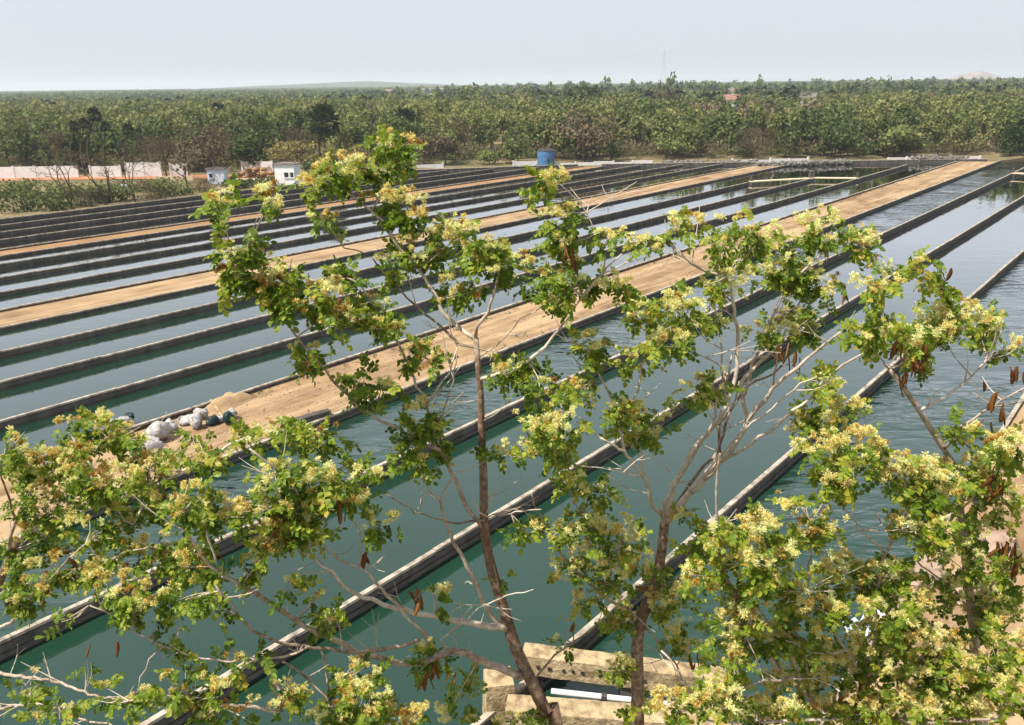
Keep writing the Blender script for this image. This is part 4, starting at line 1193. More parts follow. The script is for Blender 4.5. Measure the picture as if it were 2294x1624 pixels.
# ------------------------------------------------------------------ the flowering trees in front
# limbs: tree key, depth (metres ahead) at start and end, thickness in picture units at start and end, points in picture units of the 3840 wide photograph
LIMBS = [
 ("A", "trunk", 5.55, 5.70, 50, 22, [(2090, 2760), (2050, 2673), (1993, 2554), (1937, 2440), (1897, 2310), (1863, 2197), (1829, 2072), (1815, 1942), (1813, 1800), (1809, 1693), (1801, 1467), (1792, 1353), (1784, 1268)]),
 ("A", "branch", 5.70, 5.95, 19, 7, [(1784, 1272), (1710, 1223), (1653, 1155), (1619, 1087), (1574, 1013), (1506, 934), (1449, 846), (1393, 789), (1342, 755), (1302, 716)]),
 ("A", "branch", 5.90, 6.10, 8, 5, [(1393, 789), (1430, 720), (1448, 640), (1455, 570), (1480, 525)]),
 ("A", "branch", 5.70, 5.45, 15, 6, [(1784, 1266), (1789, 1229), (1829, 1172), (1852, 1104), (1874, 1013), (1883, 951), (1860, 900)]),
 ("A", "branch", 5.68, 5.20, 16, 6, [(1801, 1421), (1908, 1387), (2005, 1336), (2078, 1263), (2135, 1183), (2186, 1110), (2237, 1047), (2277, 1002), (2333, 951)]),
 ("A", "branch", 5.25, 5.10, 6, 4, [(2262, 1020), (2271, 971), (2237, 880), (2197, 795), (2129, 710), (2075, 668)]),
 ("A", "branch", 5.69, 5.50, 7, 4, [(1801, 1336), (1880, 1274), (1959, 1195), (2050, 1138)]),
 ("A", "branch", 5.70, 6.10, 12, 5, [(1778, 1302), (1721, 1291), (1653, 1229), (1563, 1149), (1495, 1081), (1438, 1019), (1376, 951), (1290, 930)]),
 ("A", "branch", 5.62, 5.10, 18, 6, [(1815, 1985), (1755, 1908), (1710, 1800), (1653, 1688), (1620, 1600), (1597, 1518), (1551, 1416), (1517, 1331), (1483, 1268), (1427, 1183), (1387, 1127), (1353, 1070), (1268, 1036), (1190, 1060)]),
 ("A", "branch", 5.30, 4.90, 14, 6, [(1653, 1688), (1560, 1650), (1472, 1597), (1398, 1557), (1342, 1518), (1268, 1444), (1200, 1370), (1162, 1319), (1116, 1263), (1060, 1195), (963, 1093), (900, 1040)]),
 ("A", "branch", 5.05, 4.90, 6, 4, [(1116, 1263), (1180, 1200), (1225, 1130)]),
 ("A", "branch", 5.30, 5.40, 9, 5, [(1597, 1518), (1660, 1440), (1700, 1360), (1716, 1300)]),
 ("A", "branch", 5.59, 5.20, 20, 9, [(1880, 2350), (1823, 2282), (1789, 2191), (1744, 2106), (1699, 2027), (1670, 1960), (1655, 1880), (1690, 1800)]),
 ("A", "branch", 5.57, 4.80, 26, 9, [(1900, 2356), (1767, 2335), (1597, 2307), (1483, 2282), (1398, 2248), (1313, 2219), (1241, 2146), (1179, 2100), (1120, 2060)]),
 ("A", "branch", 5.55, 4.60, 30, 14, [(1960, 2540), (1880, 2508), (1795, 2474), (1693, 2440), (1568, 2486), (1455, 2474), (1342, 2440), (1245, 2395), (1167, 2361), (1048, 2287), (986, 2248), (907, 2197), (833, 2157)]),
 ("A", "branch", 4.60, 4.40, 10, 5, [(833, 2157), (765, 2100), (742, 2061), (703, 1987), (686, 1913), (703, 1828)]),
 ("A", "branch", 4.65, 4.60, 9, 5, [(815, 2140), (799, 2083), (782, 2015), (765, 1942), (731, 1857)]),
 ("A", "branch", 5.20, 4.70, 13, 7, [(1602, 2389), (1563, 2350), (1517, 2304), (1472, 2253), (1415, 2185), (1347, 2123), (1285, 2106), (1223, 2061), (1196, 2015), (1162, 1942), (1111, 1840), (1077, 1800), (1009, 1739), (935, 1682)]),
 ("A", "branch", 5.00, 5.00, 9, 5, [(1350, 2120), (1350, 2060), (1342, 1998), (1319, 1930), (1300, 1870)]),
 ("A", "branch", 5.00, 4.40, 15, 8, [(1568, 2400), (1540, 2412), (1427, 2435), (1285, 2440), (1133, 2423), (1009, 2395), (952, 2367), (884, 2299), (850, 2242), (805, 2185)]),
 ("A", "branch", 4.70, 4.40, 9, 4, [(1150, 2428), (1060, 2462), (958, 2474), (850, 2480), (708, 2457), (612, 2423), (533, 2384), (453, 2344), (397, 2299), (334, 2270)]),
 ("A", "branch", 4.70, 4.30, 15, 8, [(975, 2472), (1020, 2531), (1048, 2593), (1051, 2670), (963, 2650), (850, 2644), (680, 2639)]),
 ("A", "branch", 4.45, 4.30, 6, 4, [(612, 2423), (560, 2470), (530, 2540), (520, 2590)]),
 ("A", "branch", 4.80, 4.80, 9, 6, [(1205, 2440), (1225, 2520), (1232, 2600), (1250, 2720)]),
 ("A", "branch", 4.70, 4.50, 8, 5, [(1060, 2480), (1150, 2540), (1220, 2610), (1270, 2690), (1330, 2740)]),
 ("A", "branch", 5.60, 6.00, 10, 6, [(1960, 2540), (2005, 2548), (2084, 2457), (2163, 2395), (2237, 2350)]),
 ("A", "branch", 5.60, 5.10, 8, 4, [(1820, 1950), (1760, 1958), (1690, 1955), (1580, 1930), (1500, 1880), (1440, 1850)]),
 ("A", "branch", 5.60, 5.30, 7, 4, [(1870, 1935), (1960, 1915), (2030, 1910)]),
 ("A", "branch", 5.55, 5.00, 6, 4, [(1815, 1945), (1900, 1920), (1950, 1900)]),
 ("A", "branch", 5.40, 5.00, 6, 4, [(1655, 1880), (1600, 1820), (1575, 1740)]),
 ("A", "branch", 5.30, 5.10, 7, 4, [(1625, 1620), (1660, 1560), (1700, 1430), (1712, 1330)]),
 ("A", "branch", 5.50, 5.20, 7, 4, [(1693, 2440), (1650, 2400), (1720, 2350), (1800, 2280), (1900, 2235), (2000, 2210)]),
 ("B", "trunk", 6.00, 6.00, 46, 36, [(2392, 2780), (2390, 2707), (2390, 2560), (2390, 2423), (2407, 2310), (2447, 2225), (2469, 2140), (2486, 2027), (2492, 1959)]),
 ("B", "branch", 6.00, 5.80, 22, 9, [(2492, 1962), (2535, 1800), (2599, 1689), (2675, 1601), (2722, 1519), (2751, 1443), (2763, 1367), (2766, 1250), (2751, 1134), (2728, 1040), (2646, 1017), (2547, 953), (2500, 900)]),
 ("B", "branch", 6.00, 6.30, 30, 9, [(2492, 1965), (2560, 1880), (2634, 1800), (2745, 1683), (2804, 1572), (2786, 1513), (2780, 1443), (2827, 1385), (2880, 1332), (2932, 1280), (2950, 1227)]),
 ("B", "branch", 6.10, 5.60, 18, 8, [(2804, 1572), (2874, 1496), (2897, 1461), (2967, 1396), (3055, 1320), (3154, 1245)]),
 ("B", "branch", 6.20, 6.50, 14, 6, [(2790, 1480), (2815, 1396), (2850, 1309), (2880, 1221), (2921, 1134), (2956, 1064), (3026, 1005), (3113, 929), (3200, 900)]),
 ("B", "branch", 6.00, 5.90, 8, 5, [(2897, 1461), (2909, 1367), (2930, 1300)]),
 ("B", "branch", 6.10, 5.70, 14, 7, [(2690, 1745), (2734, 1718), (2850, 1642), (2967, 1548), (3037, 1484), (3131, 1391), (3271, 1303), (3330, 1270)]),
 ("B", "branch", 6.00, 6.00, 12, 5, [(2640, 1800), (2690, 1740), (2700, 1650), (2699, 1590), (2760, 1500), (2772, 1430)]),
 ("B", "branch", 5.80, 5.50, 9, 5, [(2722, 1519), (2700, 1370), (2640, 1340), (2560, 1300)]),
 ("B", "branch", 5.90, 5.60, 8, 4, [(2751, 1134), (2690, 1090), (2640, 1070)]),
 ("B", "branch", 6.30, 6.50, 8, 4, [(2880, 1221), (2990, 1150), (3010, 1100)]),
 ("B", "branch", 6.00, 5.40, 18, 8, [(2490, 1950), (2440, 1880), (2418, 1800), (2356, 1710), (2322, 1682), (2250, 1640)]),
 ("B", "branch", 5.80, 5.90, 12, 7, [(2418, 1800), (2384, 1600), (2384, 1495), (2401, 1421), (2435, 1268)]),
 ("B", "branch", 5.60, 5.50, 11, 6, [(2345, 1700), (2320, 1600), (2311, 1529), (2271, 1455), (2231, 1365), (2200, 1300)]),
 ("B", "branch", 6.00, 5.30, 12, 6, [(2392, 2400), (2362, 2293), (2265, 2236), (2129, 2112), (2067, 2010), (2016, 1913), (1993, 1851)]),
 ("B", "branch", 5.70, 5.50, 8, 5, [(2265, 2236), (2271, 2095), (2214, 1976), (2141, 1857), (2120, 1800)]),
 ("B", "branch", 5.40, 5.20, 7, 4, [(2400, 1790), (2300, 1760), (2200, 1750), (2130, 1740)]),
 ("B", "branch", 6.00, 6.20, 8, 5, [(2400, 2330), (2500, 2446), (2560, 2540), (2640, 2690)]),
 ("B", "branch", 6.00, 6.10, 8, 5, [(2450, 2215), (2520, 2180), (2580, 2120), (2600, 2050)]),
 ("B", "branch", 5.95, 5.6, 15, 7, [(2486, 1975), (2500, 1880), (2580, 1740), (2640, 1640), (2680, 1560), (2690, 1470), (2735, 1400), (2745, 1330)]),
 ("B", "branch", 6.05, 6.4, 15, 6, [(2505, 1940), (2600, 1800), (2690, 1690), (2720, 1600), (2745, 1540), (2800, 1450), (2900, 1400), (2960, 1330), (3000, 1250)]),
 ("B", "branch", 6.0, 5.7, 12, 5, [(2560, 1880), (2650, 1760), (2770, 1640), (2850, 1560), (2930, 1500), (3000, 1440), (3080, 1400)]),
 ("B", "branch", 5.9, 6.2, 10, 5, [(2740, 1480), (2715, 1390), (2700, 1280), (2690, 1180), (2660, 1110)]),
 ("C", "trunk", 5.45, 5.35, 34, 15, [(3672, 2780), (3662, 2640), (3657, 2483), (3651, 2355), (3633, 2209), (3616, 2034), (3604, 1934), (3592, 1800), (3575, 1741), (3540, 1683), (3493, 1613), (3446, 1537), (3394, 1461), (3335, 1385)]),
 ("C", "branch", 5.35, 5.65, 11, 6, [(3446, 1537), (3581, 1467), (3668, 1391), (3697, 1350), (3690, 1300)]),
 ("C", "branch", 5.35, 5.05, 11, 6, [(3540, 1683), (3610, 1601), (3727, 1519), (3785, 1484), (3850, 1450)]),
 ("C", "branch", 5.45, 5.15, 13, 7, [(3657, 2343), (3697, 2238), (3744, 2139), (3790, 2050)]),
 ("C", "branch", 5.35, 4.95, 9, 5, [(3616, 2050), (3540, 1990), (3470, 1960), (3440, 1890)]),
 ("C", "branch", 5.35, 5.05, 8, 5, [(3640, 2260), (3560, 2190), (3480, 2140), (3420, 2090)]),
 ("C", "branch", 5.35, 5.45, 8, 5, [(3335, 1385), (3400, 1340), (3500, 1260), (3600, 1200)]),
 ("C", "branch", 5.35, 4.95, 7, 4, [(3335, 1385), (3290, 1320), (3260, 1260)]),
 ("C", "branch", 5.40, 4.85, 9, 5, [(3600, 1920), (3680, 1830), (3760, 1760), (3830, 1700)]),
 ("D", "trunk", 5.25, 5.15, 34, 26, [(3226, 2840), (3222, 2720), (3224, 2650), (3240, 2560), (3250, 2480)]),
 ("D", "branch", 5.15, 4.95, 14, 7, [(3250, 2500), (3290, 2380), (3280, 2260), (3306, 2127), (3341, 2034), (3411, 1917), (3446, 1876)]),
 ("D", "branch", 5.00, 4.85, 9, 5, [(3322, 2100), (3300, 2051), (3224, 1987), (3189, 1923), (3140, 1880)]),
 ("D", "branch", 4.95, 4.75, 7, 4, [(3345, 2030), (3390, 1990), (3430, 2000), (3480, 2030), (3490, 2060)]),
 ("D", "branch", 5.15, 4.65, 20, 8, [(3060, 2640), (2960, 2540), (2920, 2518), (2850, 2407), (2810, 2337), (2757, 2232), (2716, 2145), (2693, 2034), (2687, 1917), (2687, 1800), (2700, 1700)]),
 ("D", "branch", 5.15, 5.15, 24, 20, [(3222, 2700), (3140, 2680), (3060, 2640)]),
 ("D", "branch", 5.05, 4.85, 12, 7, [(3020, 2600), (2961, 2448), (2874, 2326), (2798, 2232)]),
 ("D", "branch", 5.05, 4.65, 10, 6, [(3040, 2600), (3008, 2425), (2967, 2337), (2920, 2244), (2862, 2191), (2874, 2145), (2944, 2110)]),
 ("D", "branch", 4.95, 4.65, 10, 5, [(2975, 2345), (3040, 2280), (3031, 2203), (3043, 2080), (3031, 1975), (3084, 1888)]),
 ("D", "branch", 5.15, 4.85, 20, 10, [(3224, 2664), (3364, 2612), (3493, 2577), (3680, 2553), (3790, 2540)]),
 ("D", "branch", 5.05, 4.65, 10, 6, [(3014, 2539), (2827, 2559), (2769, 2594), (2720, 2640)]),
 ("D", "branch", 5.05, 4.55, 10, 6, [(3140, 2690), (2980, 2700), (2800, 2710), (2634, 2694), (2593, 2589), (2535, 2507), (2480, 2440)]),
 ("D", "branch", 5.15, 4.85, 12, 6, [(3245, 2540), (3180, 2440), (3130, 2360), (3190, 2300)]),
 ("D", "branch", 5.15, 4.85, 12, 6, [(3245, 2540), (3330, 2430), (3420, 2330), (3480, 2250)]),
 ("D", "branch", 5.05, 4.45, 14, 7, [(3300, 2690), (3450, 2705), (3586, 2700), (3740, 2690), (3850, 2650)]),
 ("E", "trunk", 6.40, 5.90, 40, 22, [(-180, 2900), (-140, 2700), (-90, 2500), (-40, 2300), (10, 2150), (70, 2020)]),
 ("E", "branch", 5.90, 5.30, 18, 7, [(70, 2020), (180, 1950), (300, 1900), (420, 1880), (560, 1830), (680, 1770), (800, 1700), (930, 1640), (1100, 1610), (1230, 1610)]),
 ("E", "branch", 5.90, 5.60, 14, 6, [(20, 2130), (60, 1950), (130, 1820), (240, 1740), (340, 1700), (400, 1640)]),
 ("E", "branch", 5.60, 5.20, 10, 5, [(560, 1830), (500, 1960), (470, 1947), (431, 1896), (391, 1800), (330, 1730)]),
 ("E", "branch", 6.00, 5.20, 14, 6, [(-20, 2240), (80, 2200), (200, 2190), (330, 2150), (450, 2080), (560, 2050)]),
 ("E", "branch", 6.10, 5.40, 12, 5, [(-60, 2380), (40, 2330), (140, 2240), (230, 2130), (320, 2040)]),
 ("E", "branch", 6.20, 4.80, 12, 6, [(-90, 2500), (20, 2530), (113, 2542), (227, 2559), (317, 2593), (397, 2616), (500, 2625)]),
 ("E", "branch", 6.30, 5.00, 12, 5, [(-140, 2700), (0, 2660), (150, 2640), (280, 2690), (420, 2720)]),
 ("E", "branch", 5.80, 5.50, 8, 5, [(60, 1950), (20, 1840), (10, 1740), (60, 1660)]),
]
TREE_INFO = {
 "A": ("tall thin flowering tree in the middle with a brown trunk and the highest twigs", "flowering_tree"),
 "B": ("flowering tree right of the middle whose many stems fan upward from one fork", "flowering_tree"),
 "C": ("pale barked flowering tree at the right edge with brown pods", "flowering_tree"),
 "D": ("low flowering tree thick with yellow blossom in the lower right corner", "flowering_tree"),
 "E": ("leafy flowering tree whose branches enter from the left edge", "flowering_tree"),
}
TREE_OBJ, LIMB_PTS = {}, []
for key, (lab, nm) in TREE_INFO.items():
    first = [l for l in LIMBS if l[0] == key][0]
    b = at_depth(first[6][0][0] * K, first[6][0][1] * K, first[2])
    TREE_OBJ[key] = empty(nm, (b[0], b[1], .3), lab, "tree", "flowering trees in front of the ponds")
for key, nm, d0, d1, w0, w1, pts in LIMBS:
    n = len(pts)
    seg = np.concatenate([[0], np.cumsum(np.hypot(*np.diff(np.array(pts, float), axis=0).T))]); seg /= seg[-1]
    P3 = []
    for (x, y), t in zip(pts, seg):
        Y = d0 + (d1 - d0) * t + (0.05 * math.sin(9 * t + x) if nm == "branch" and 0 < t < 1 else 0)
        P3.append(at_depth(x * K, y * K, Y))
    P3 = np.array(P3)
    if nm == "trunk":                              # carry the trunk down to the bank
        b = TREE_OBJ[key].location
        P3 = np.concatenate([[[b[0], b[1], .1], [b[0] + .05, b[1] + .04, P3[0][2] * .5]], P3])
        t_ext = 2
    else: t_ext = 0
    S = spline(P3, .07 if nm == "branch" else .12)
    if len(S) > 3 and nm == "branch":
        S[1:-1] += rng.normal(0, .006, (len(S) - 2, 3))
    dist = np.linalg.norm(S - np.array([0, 0, CAM_H]), axis=1)
    tt = np.linspace(0, 1, len(S))
    if nm == "trunk":
        dS_ = np.linalg.norm(P3[2] - np.array([0, 0, CAM_H]))
        rad = np.interp(np.cumsum(np.r_[0, np.linalg.norm(np.diff(S, axis=0), axis=1)]), [0, np.linalg.norm(P3[1] - P3[0]) + np.linalg.norm(P3[2] - P3[1]), np.linalg.norm(np.diff(P3, axis=0), axis=1).sum()],
                        [.12, w0 * K / F / 2 * dS_, w1 * K / F / 2 * dist[-1]])
    else:
        rad = (w0 + (w1 - w0) * tt ** .8) * K / F / 2 * dist
    g = Geo()
    o_loc = np.array(TREE_OBJ[key].location)
    pale = rng.uniform(.35, 1.0) if nm == "branch" else (.62 if key == "C" else .2)
    g.tube(S - o_loc, rad, 9 if w0 > 15 else 6, wob=.07, tint=pale)
    link(nm, g.build(nm, M["bark"], True), TREE_OBJ[key])
    for s_ in S[(len(S) // 8 if nm == "branch" else len(S) // 2):]:
        LIMB_PTS.append((key, s_))
LP = np.array([p for _, p in LIMB_PTS]); LK = [k for k, _ in LIMB_PTS]
def project(P):
    P = np.asarray(P) - np.array([0, 0, CAM_H])
    y2 = P[..., 1] * math.cos(PITCH) - P[..., 2] * math.sin(PITCH)
    z2 = P[..., 1] * math.sin(PITCH) + P[..., 2] * math.cos(PITCH)
    a, b = P[..., 0] / y2, z2 / y2
    c, s = math.cos(ROLL), math.sin(ROLL)
    return CX + F * (a * c - b * s), CY - F * (a * s + b * c)
LPX, LPY = project(LP)

# foliage sprays: x, y, half width, half height in picture units (2294 wide), share of blossom, optional density
SPRAYS = [
 (875,330,52,30,.6),(905,360,22,30,.3),(760,385,65,38,.4),(840,388,42,30,.4),(500,458,36,24,.3),(590,452,40,28,.35),(865,448,55,30,.75),(930,480,48,34,.45),(715,492,40,18,.2),(690,410,26,26,.35),
 (1232,400,28,18,.6),(1222,432,28,22,.2),(1250,492,46,28,.25),(1258,545,42,32,.2),(525,578,66,26,.5),(600,620,58,44,.3),(500,625,34,24,.3),
 (650,650,48,36,.35),(700,668,58,44,.45),(765,640,45,36,.3),(1010,525,64,40,.55),(1080,562,46,36,.3),(940,560,46,36,.4),(880,600,36,28,.4),
 (1110,592,56,46,.3),(1040,652,56,36,.4),(1180,622,46,36,.35),(1270,622,54,40,.5),(1248,680,38,26,.3),(820,702,54,44,.5),(760,722,46,36,.35),(860,742,34,30,.4),
 (1540,500,44,22,.4),(1622,520,54,34,.3),(1700,522,54,34,.35),(1850,515,64,44,.35),(1925,545,46,34,.45),(1450,548,44,20,.3),(1760,560,54,34,.3),(1375,528,30,16,.4),
 (1780,612,62,38,.3),(1850,640,44,30,.3),(1620,640,46,34,.35),(1705,610,46,26,.4),(1960,642,54,30,.35),(2070,588,48,28,.3),(2095,612,20,20,.1),(1985,600,30,18,.4),
 (1450,702,56,36,.25),(1520,690,46,36,.5),(1590,722,36,26,.6),(1500,762,44,32,.5),(1322,772,38,46,.25),(1432,802,46,30,.25),(1372,640,36,26,.3),
 (1800,700,56,36,.15),(1792,742,36,36,.5),(1702,742,46,20,.35),(1130,832,46,34,.6),(1222,872,72,34,.3),(1282,882,46,30,.3),(690,802,36,36,.3),(820,852,36,42,.15),(862,872,34,26,.25),
 (930,792,36,26,.4),(962,802,26,26,.4),(1440,952,62,44,.25),(1550,882,54,26,.5),(1592,862,36,26,.3),(1402,922,44,26,.4),(1250,952,54,36,.4),(1212,962,46,34,.3),(1152,1010,46,24,.3),
 (940,945,52,40,.35),(900,1000,34,46,.1),(965,1005,46,28,.15),(940,1042,46,26,.15),(1250,1032,46,22,.7),(1292,1082,62,26,.4),(1342,1112,46,26,.3),(1830,962,62,38,.35),(1902,912,46,22,.6),(1850,1002,72,38,.35),(1932,1002,54,44,.5),(1842,862,44,30,.25),
 (1950,742,46,36,.3),(2000,762,54,34,.4),(2100,722,62,34,.6),(2202,712,46,32,.75),(2062,792,36,30,.3),(2102,752,62,26,.4),(2220,745,34,28,.3),(2150,962,36,26,.6),(2252,1000,44,36,.7),(2080,1062,54,34,.5),(1992,1052,46,44,.5),(2275,775,20,24,.35),
 (2200,1062,84,44,.5),(2100,1102,84,44,.4),(2232,1132,64,54,.45),(1882,1082,46,34,.4),(1800,1190,92,42,.35),(1660,1232,84,44,.5),(1722,1272,84,44,.4),(1902,1292,92,52,.65),(1982,1292,64,44,.4),
 (1772,1130,24,14,.9),(1560,1222,64,34,.4),(2002,1372,112,54,.35),(2082,1442,92,54,.55),(2202,1382,84,64,.5),(2152,1262,54,54,.4),(2262,1282,36,54,.35),
 (1902,1502,102,54,.55),(2052,1532,102,54,.5),(2202,1502,84,64,.55),(1702,1432,74,54,.4),(1802,1442,92,54,.45),(1650,1330,60,44,.4),(1700,1592,112,34,.75),(1902,1592,122,36,.5),(2152,1592,132,36,.4),(2250,1440,44,50,.55),(1600,1570,60,40,.7),
 (1240,1192,60,30,.35),(1160,1182,36,24,.15),(1300,1182,60,34,.5),(1400,1202,62,44,.45),(1272,1282,44,34,.75),(1372,1292,54,44,.45),(1442,1272,54,34,.65),(1462,1352,44,44,.3),(1382,1392,44,44,.25),(1390,1500,36,36,.6),(1300,1232,30,24,.3),(1320,1345,36,30,.3),
 (130,1030,100,34,.5),(240,980,56,50,.35),(160,1010,50,26,.3),(50,1052,54,50,.55),(220,1082,100,50,.45),(330,1062,80,34,.3),(440,1030,78,28,.3),(560,978,46,24,.4),(640,962,72,28,.2),(722,982,54,36,.2),(610,1062,70,26,.35),
 (110,1132,100,50,.5),(60,1222,72,70,.35),(220,1182,100,50,.4),(150,1272,100,50,.35),(60,1322,62,70,.3),(330,1142,72,44,.4),(420,1132,72,44,.4),(500,1152,72,44,.4),(600,1132,72,44,.45),(680,1142,54,44,.4),(722,1072,54,54,.45),(800,1072,54,34,.3),(782,1122,44,26,.6),(862,1172,44,34,.2),
 (20,1010,30,60,.2),(250,1292,72,44,.7),(350,1242,84,44,.4),(450,1262,62,34,.6),(570,1242,54,34,.35),(620,1202,54,34,.3),(680,1192,54,44,.4),(320,1342,84,44,.25),(420,1335,60,44,.1),(480,1385,36,30,.05,.5),(345,1408,18,16,.8),(405,1395,30,22,.1,.5),
 (280,1562,110,44,.2,.7),(430,1542,100,54,.15,.8),(120,1592,92,34,.2,.7),(500,1592,92,34,.3,.8),(60,1540,60,50,.1,.6),(722,1392,44,24,.3),(800,1522,54,44,.75),(830,1572,62,44,.5),(962,1482,44,44,.3),(985,1325,26,14,.5),(745,1375,30,20,.2),
 (1020,1602,54,26,.7),(760,1602,84,34,.4),(640,1560,56,40,.4),(150,1400,40,24,.2,.5),(500,1480,60,30,.1,.5),(380,1470,50,26,.1,.5),(1150,1615,60,20,.5),(905,1605,60,30,.5),
 (1580,1290,60,40,.4),(1640,1400,60,46,.4),(1560,1440,50,40,.35),(1750,1350,70,46,.45),(1840,1370,60,40,.45),(1960,1440,70,50,.5),(2120,1330,60,44,.4),(2240,1350,50,60,.4),(1780,1540,80,46,.6),(1980,1590,90,40,.5),
 (2270,1560,40,50,.5),(2100,1200,70,44,.4),(2180,1190,60,44,.4),(2040,1180,50,36,.4),(1620,1480,50,36,.4),(1530,1340,50,40,.35),(1500,1410,40,36,.35),(2010,1290,50,34,.35),(1500,1580,50,40,.6),(1440,1590,50,30,.5),
 (1700,1180,50,30,.35),(1620,1190,46,28,.3),(1540,1160,40,26,.25),
 (165,955,40,22,.5),(215,945,34,22,.5),(290,985,40,20,.4),(345,1030,50,20,.5),(440,975,34,16,.4,.7),(560,1470,40,24,.05,.5),(210,1490,40,20,.1,.4),(640,1310,30,20,.1,.5),(700,1330,26,16,.1,.4),(1120,1290,22,20,.5,.6),(1265,1440,26,20,.5,.5),
]

# bare side shoots, forked, along the limbs
SHOOTS = {}
for i in range(230):
    j = int(rng.integers(len(LP)))
    if not (0 < LPX[j] < 2294 and 430 < LPY[j] < 1624): continue
    SHOOTS.setdefault(LK[j], []).append(j)
for key, js in SHOOTS.items():
    o_loc = np.array(TREE_OBJ[key].location)
    for j in js:
        p0 = LP[j]; L = rng.uniform(.12, .42)
        d = np.array([rng.normal(0, .8), rng.normal(-.1, .5), rng.uniform(.0, 1.0)]); d /= np.linalg.norm(d)
        g = Geo()
        p1 = p0 + d * L * .55 + rng.normal(0, .012, 3); p2 = p0 + d * L + np.array([0, 0, .04]) + rng.normal(0, .02, 3)
        q = spline([p0, p1, p2], .05)
        g.tube(q - o_loc, np.linspace(.0055, .002, len(q)), 5, cap=False, tint=rng.uniform(.6, 1))
        link("shoot", g.build("shoot", M["bark"], True), TREE_OBJ[key])
        for _ in range(int(rng.integers(0, 3))):
            g = Geo(); e = p1 + (d + rng.normal(0, .6, 3)) * L * rng.uniform(.25, .5)
            g.tube(np.array([p1, (p1 + e) / 2 + rng.normal(0, .01, 3), e]) - o_loc, [.0035, .0026, .0016], 4, cap=False, tint=.9)
            link("shoot", g.build("shoot", M["bark"], True), TREE_OBJ[key])

# compound leaves: a rachis with paired leaflets, bent and uneven
def leaf_mesh(seed, pairs, L):
    r = np.random.default_rng(seed)
    V_, T_, C_, n = [], [], [], 0
    tone = r.uniform(.4, .8)
    def sag(t): return np.array([L * t * (1 - .1 * t), r.uniform(-.004, .004), -.18 * L * t * t])
    a = [sag(t) for t in np.linspace(0, 1, 5)]
    for i in range(4):
        w = .0022
        V_ += [a[i] + [0, w, 0], a[i] - [0, w, 0], a[i + 1] - [0, w, 0], a[i + 1] + [0, w, 0]]; C_ += [tone] * 4
        T_ += [[n, n + 1, n + 2], [n, n + 2, n + 3]]; n += 4
    for k in range(pairs + 1):
        t = .22 + .78 * k / pairs
        base = sag(min(t, 1))
        for s in ((-1, 1) if k < pairs else (0,)):
            ang = s * r.uniform(.85, 1.35) + r.normal(0, .12)
            ll = r.uniform(.038, .054); ww = ll * r.uniform(.29, .38)
            dx = np.array([math.cos(ang), math.sin(ang), r.normal(-.22, .3)]); dx /= np.linalg.norm(dx)
            dy = np.array([-math.sin(ang), math.cos(ang), r.normal(0, .35)])
            up = np.cross(dx, dy); up /= np.linalg.norm(up)
            fold = r.uniform(.0, .35) * ww
            pts = [base, base + dx * ll * .35 + dy * ww + up * fold, base + dx * ll * .75 + dy * ww * .8 + up * fold, base + dx * ll - up * .15 * ll,
                   base + dx * ll * .75 - dy * ww * .8 + up * fold, base + dx * ll * .35 - dy * ww + up * fold, base + dx * ll * .5]
            V_ += pts
            c = tone + r.normal(0, .13)
            C_ += [c] * 7
            for i in range(6):
                T_.append([n + 6, n + i, n + (i + 1) % 6])
            n += 7
    return mesh("leaf", np.array(V_), np.array(T_), M["leaf"], tint=np.clip(C_, 0, 1))
LEAF = [leaf_mesh(s, int(rng.integers(3, 6)), rng.uniform(.10, .16)) for s in range(24)]

def flower_mesh(seed, heads, tone):
    """a bunch of puff heads, each many fine stamens spreading from one point"""
    r = np.random.default_rng(seed)
    V_, T_, C_, n = [], [], [], 0
    for h in range(heads):
        c = np.array([r.normal(0, .02), r.normal(0, .02), r.uniform(0, .03)])
        R_ = r.uniform(.017, .024)
        tn = tone + r.normal(0, .13)
        axis = np.array([r.normal(0, .4), r.normal(0, .4), 1]); axis /= np.linalg.norm(axis)
        for k in range(46):
            d = r.normal(size=3); d /= np.linalg.norm(d)
            d = d + axis * .75; d /= np.linalg.norm(d)
            sd_ = np.cross(d, r.normal(size=3)); sd_ /= np.linalg.norm(sd_)
            q = R_ * r.uniform(.85, 1.4)
            b = c - axis * .012
            V_ += [b, b + d * q * .75 + sd_ * .0019, b + d * q * 1.0, b + d * q * .75 - sd_ * .0019]
            C_ += [tn - .3, tn, tn + .08, tn]
            T_ += [[n, n + 1, n + 3], [n + 1, n + 2, n + 3]]; n += 4
    return mesh("flower", np.array(V_), np.array(T_), M["flower"], tint=np.clip(C_, 0, 1))
FLOWER = [flower_mesh(s, int(rng.integers(3, 7)), t) for s, t in enumerate([.9, .88, .85, .82, .8, .78, .74, .7, .62, .5, .36, .22])]

def pod_mesh(seed, L, tone):
    r = np.random.default_rng(seed)
    n = 9; V_, T_ = [], []
    for i, t in enumerate(np.linspace(0, 1, n)):
        w = .018 * (math.sin(math.pi * min(1, t * .96 + .04)) ** .5) + .001
        x = r.normal(0, .002) + .012 * math.sin(t * 3 + seed); tw = .5 * t
        th = .004 * (1 + .6 * (i % 2))
        c, s = math.cos(tw), math.sin(tw)
        z = -L * t
        V_ += [[x - w * c, -w * s, z], [x - th * s, th * c, z], [x + w * c, w * s, z], [x + th * s, -th * c, z]]
    for i in range(n - 1):
        for k in range(4):
            a, b = i * 4 + k, i * 4 + (k + 1) % 4
            T_ += [[a, b, b + 4], [a, b + 4, a + 4]]
    return mesh("seed_pod", np.array(V_), np.array(T_), M["pod"], smooth=True, tint=np.full(len(V_), tone))
POD = [pod_mesh(s, .13 + .02 * s, t) for s, t in enumerate([.15, .35, .5, .6])]
